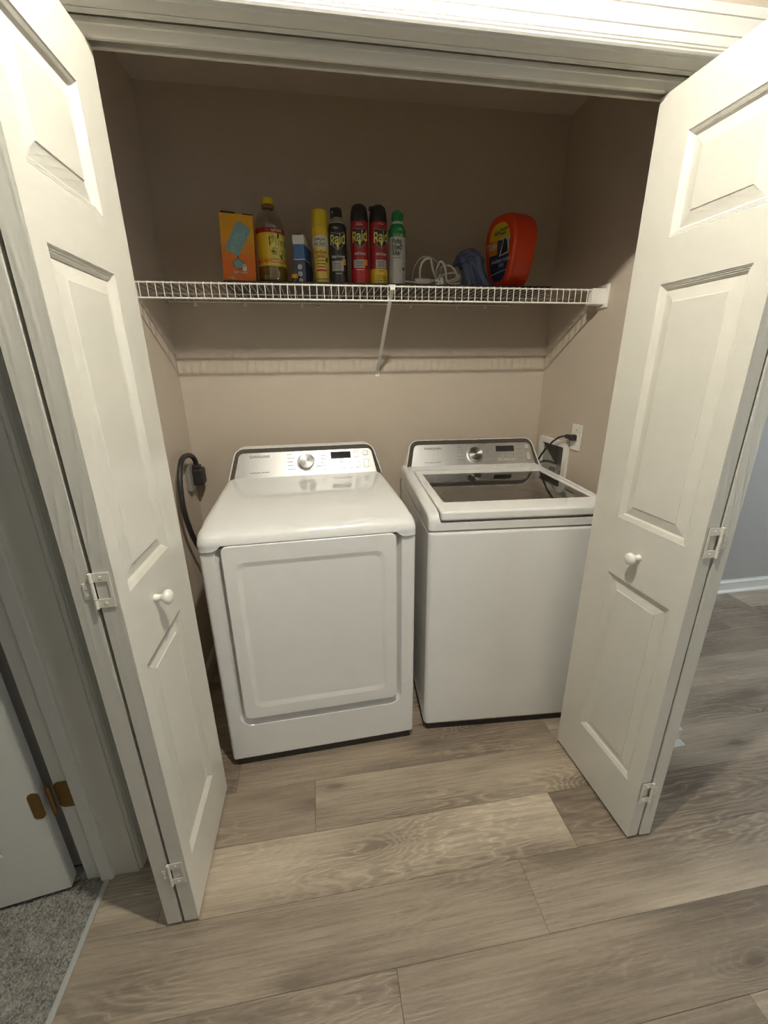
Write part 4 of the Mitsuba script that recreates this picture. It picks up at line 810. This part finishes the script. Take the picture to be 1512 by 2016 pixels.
# ------------------------------------------------------------------ outlets, cords, washer box
og = thing('dryer_outlet', 'grey surface outlet low on the left closet wall behind the dryer cord', 'outlet')
put('box', rbox(XL, XL + .020, .765, .880, .888, 1.002, .004), 'c_can_grey', 30, og); put('screw', lathe([(0, .001), (.003, .0008), (.0034, 0)], 12), 'ink_grey', 30, og, to=TM((XL + .020, .778, .90)) @ trimesh.transformations.rotation_matrix(math.pi / 2, (0, 1, 0)))
dc = thing('power_cord', 'thick black power cord of the dryer looping out of the outlet on the left wall', 'cord')
put('plug', cat_([rbox(XL + .018, XL + .062, .800, .872, .905, .982, .010, 14), rbox(XL + .022, XL + .056, .805, .840, .975, 1.000, .006, 12)]), 'black_rubber', 30, dc)
put('cord', tube(spline([(-.165, .822, .985), (-.165, .822, 1.008), (-.165, .785, 1.043), (-.165, .70, 1.063), (-.165, .63, 1.055), (-.165, .590, 1.02), (-.165, .562, .95), (-.163, .555, .86), (-.160, .580, .77), (-.155, .635, .67), (-.130, .70, .57), (-.085, .78, .48), (-.04, .85, .42), (.02, .870, .40)], 120), .0105, 12), 'black_rubber', 50, dc)
wo = thing('wall_outlet', 'white outlet plate on the right closet wall with the black washer plug', 'outlet')
put('plate', rbox(XR - .0062, XR, .5345, .6045, 1.044, 1.158, .002), 'plastic_white', 30, wo)
RX = trimesh.transformations.rotation_matrix(-math.pi / 2, (0, 1, 0))
put('receptacle', fixw(lathe([(0, .003), (.0175, .003), (.0180, 0), (0, 0)], 36)), 'plastic_white', 30, wo, to=TM((XR - .0062, .566, 1.101)) @ RX)
for z in (1.068, 1.134): put('screw', lathe([(0, .001), (.0026, .0008), (.003, 0)], 12), 'ink_grey', 30, wo, to=TM((XR - .0062, .5695, z)) @ RX)
wcord = thing('power_cord', 'thin black power cord of the washer plugged into the white wall outlet', 'cord')
put('plug', cat_([rbox(XR - .034, XR - .009, .5545, .5785, 1.088, 1.114, .004, 12), rbox(XR - .038, XR - .020, .570, .606, 1.0925, 1.112, .005, 12)]), 'black_rubber', 30, wcord)
put('cord', tube(spline([(XR - .030, .600, 1.102), (XR - .036, .640, 1.094), (XR - .040, .69, 1.066), (XR - .040, .74, 1.028), (XR - .040, .79, .975), (XR - .045, .84, .90), (XR - .06, .875, .80), (XR - .14, .89, .70)], 80), .0042, 10), 'black_rubber', 50, wcord)
scene['recess_grey'] = P((.33, .32, .29), .4, .4)
wbx = thing('washer_box', 'white recessed washer hookup box with valve in the right closet wall', 'utility box')
fr_ = mext(rpoly(.613, .830, .866, 1.068, .006), .012) - mext(rpoly(.644, .864, .834, 1.042, .004), .03, -.01)
fm = man2tri(fr_); A_ = np.eye(4); A_[:3, 0] = (0, 1, 0); A_[:3, 1] = (0, 0, 1); A_[:3, 2] = (1, 0, 0); A_[:3, 3] = (XR - .012, 0, 0); fm.apply_transform(A_); put('flange', fm, 'plastic_white', 30, wbx)
put('recess', cat_([mbox(XR - .001, XR + .083, BOXY0 + .001, BOXY1 - .001, BOXZ0 + .001, BOXZ1 - .001) - mbox(XR - .01, XR + .080, BOXY0 + .004, BOXY1 - .004, BOXZ0 + .004, BOXZ1 - .004)]), 'recess_grey', False, wbx)
for y in (.695, .785):
    vk = put('valve', cat_([tube([(XR + .03, y, BOXZ0 + .003), (XR + .03, y, BOXZ0 + .045)], .011, 16), tube([(XR + .03, y, BOXZ0 + .035), (XR - .012, y, BOXZ0 + .035)], .010, 16)]), 'steel', 40, wbx); put('handle', rbox(XR + .018, XR + .042, y - .016, y + .016, BOXZ0 + .045, BOXZ0 + .052, .003), 'steel', 30, vk)
    put('hose', tube(spline([(XR - .010, y, BOXZ0 + .035), (XR - .030, y, BOXZ0 + .028), (XR - .042, y + .02, BOXZ0 - .03), (XR - .045, y + .05, BOXZ0 - .15), (XR - .06, .88, BOXZ0 - .25)], 40), .010, 12), 'tub_grey', 50, wbx)
# every opaque plain material shades both faces alike
for k_, m_ in list(scene.items()):
    if m_.get('type') in ('principled', 'roughconductor', 'bumpmap') and 'spec_trans' not in m_: scene[k_] = two(m_)
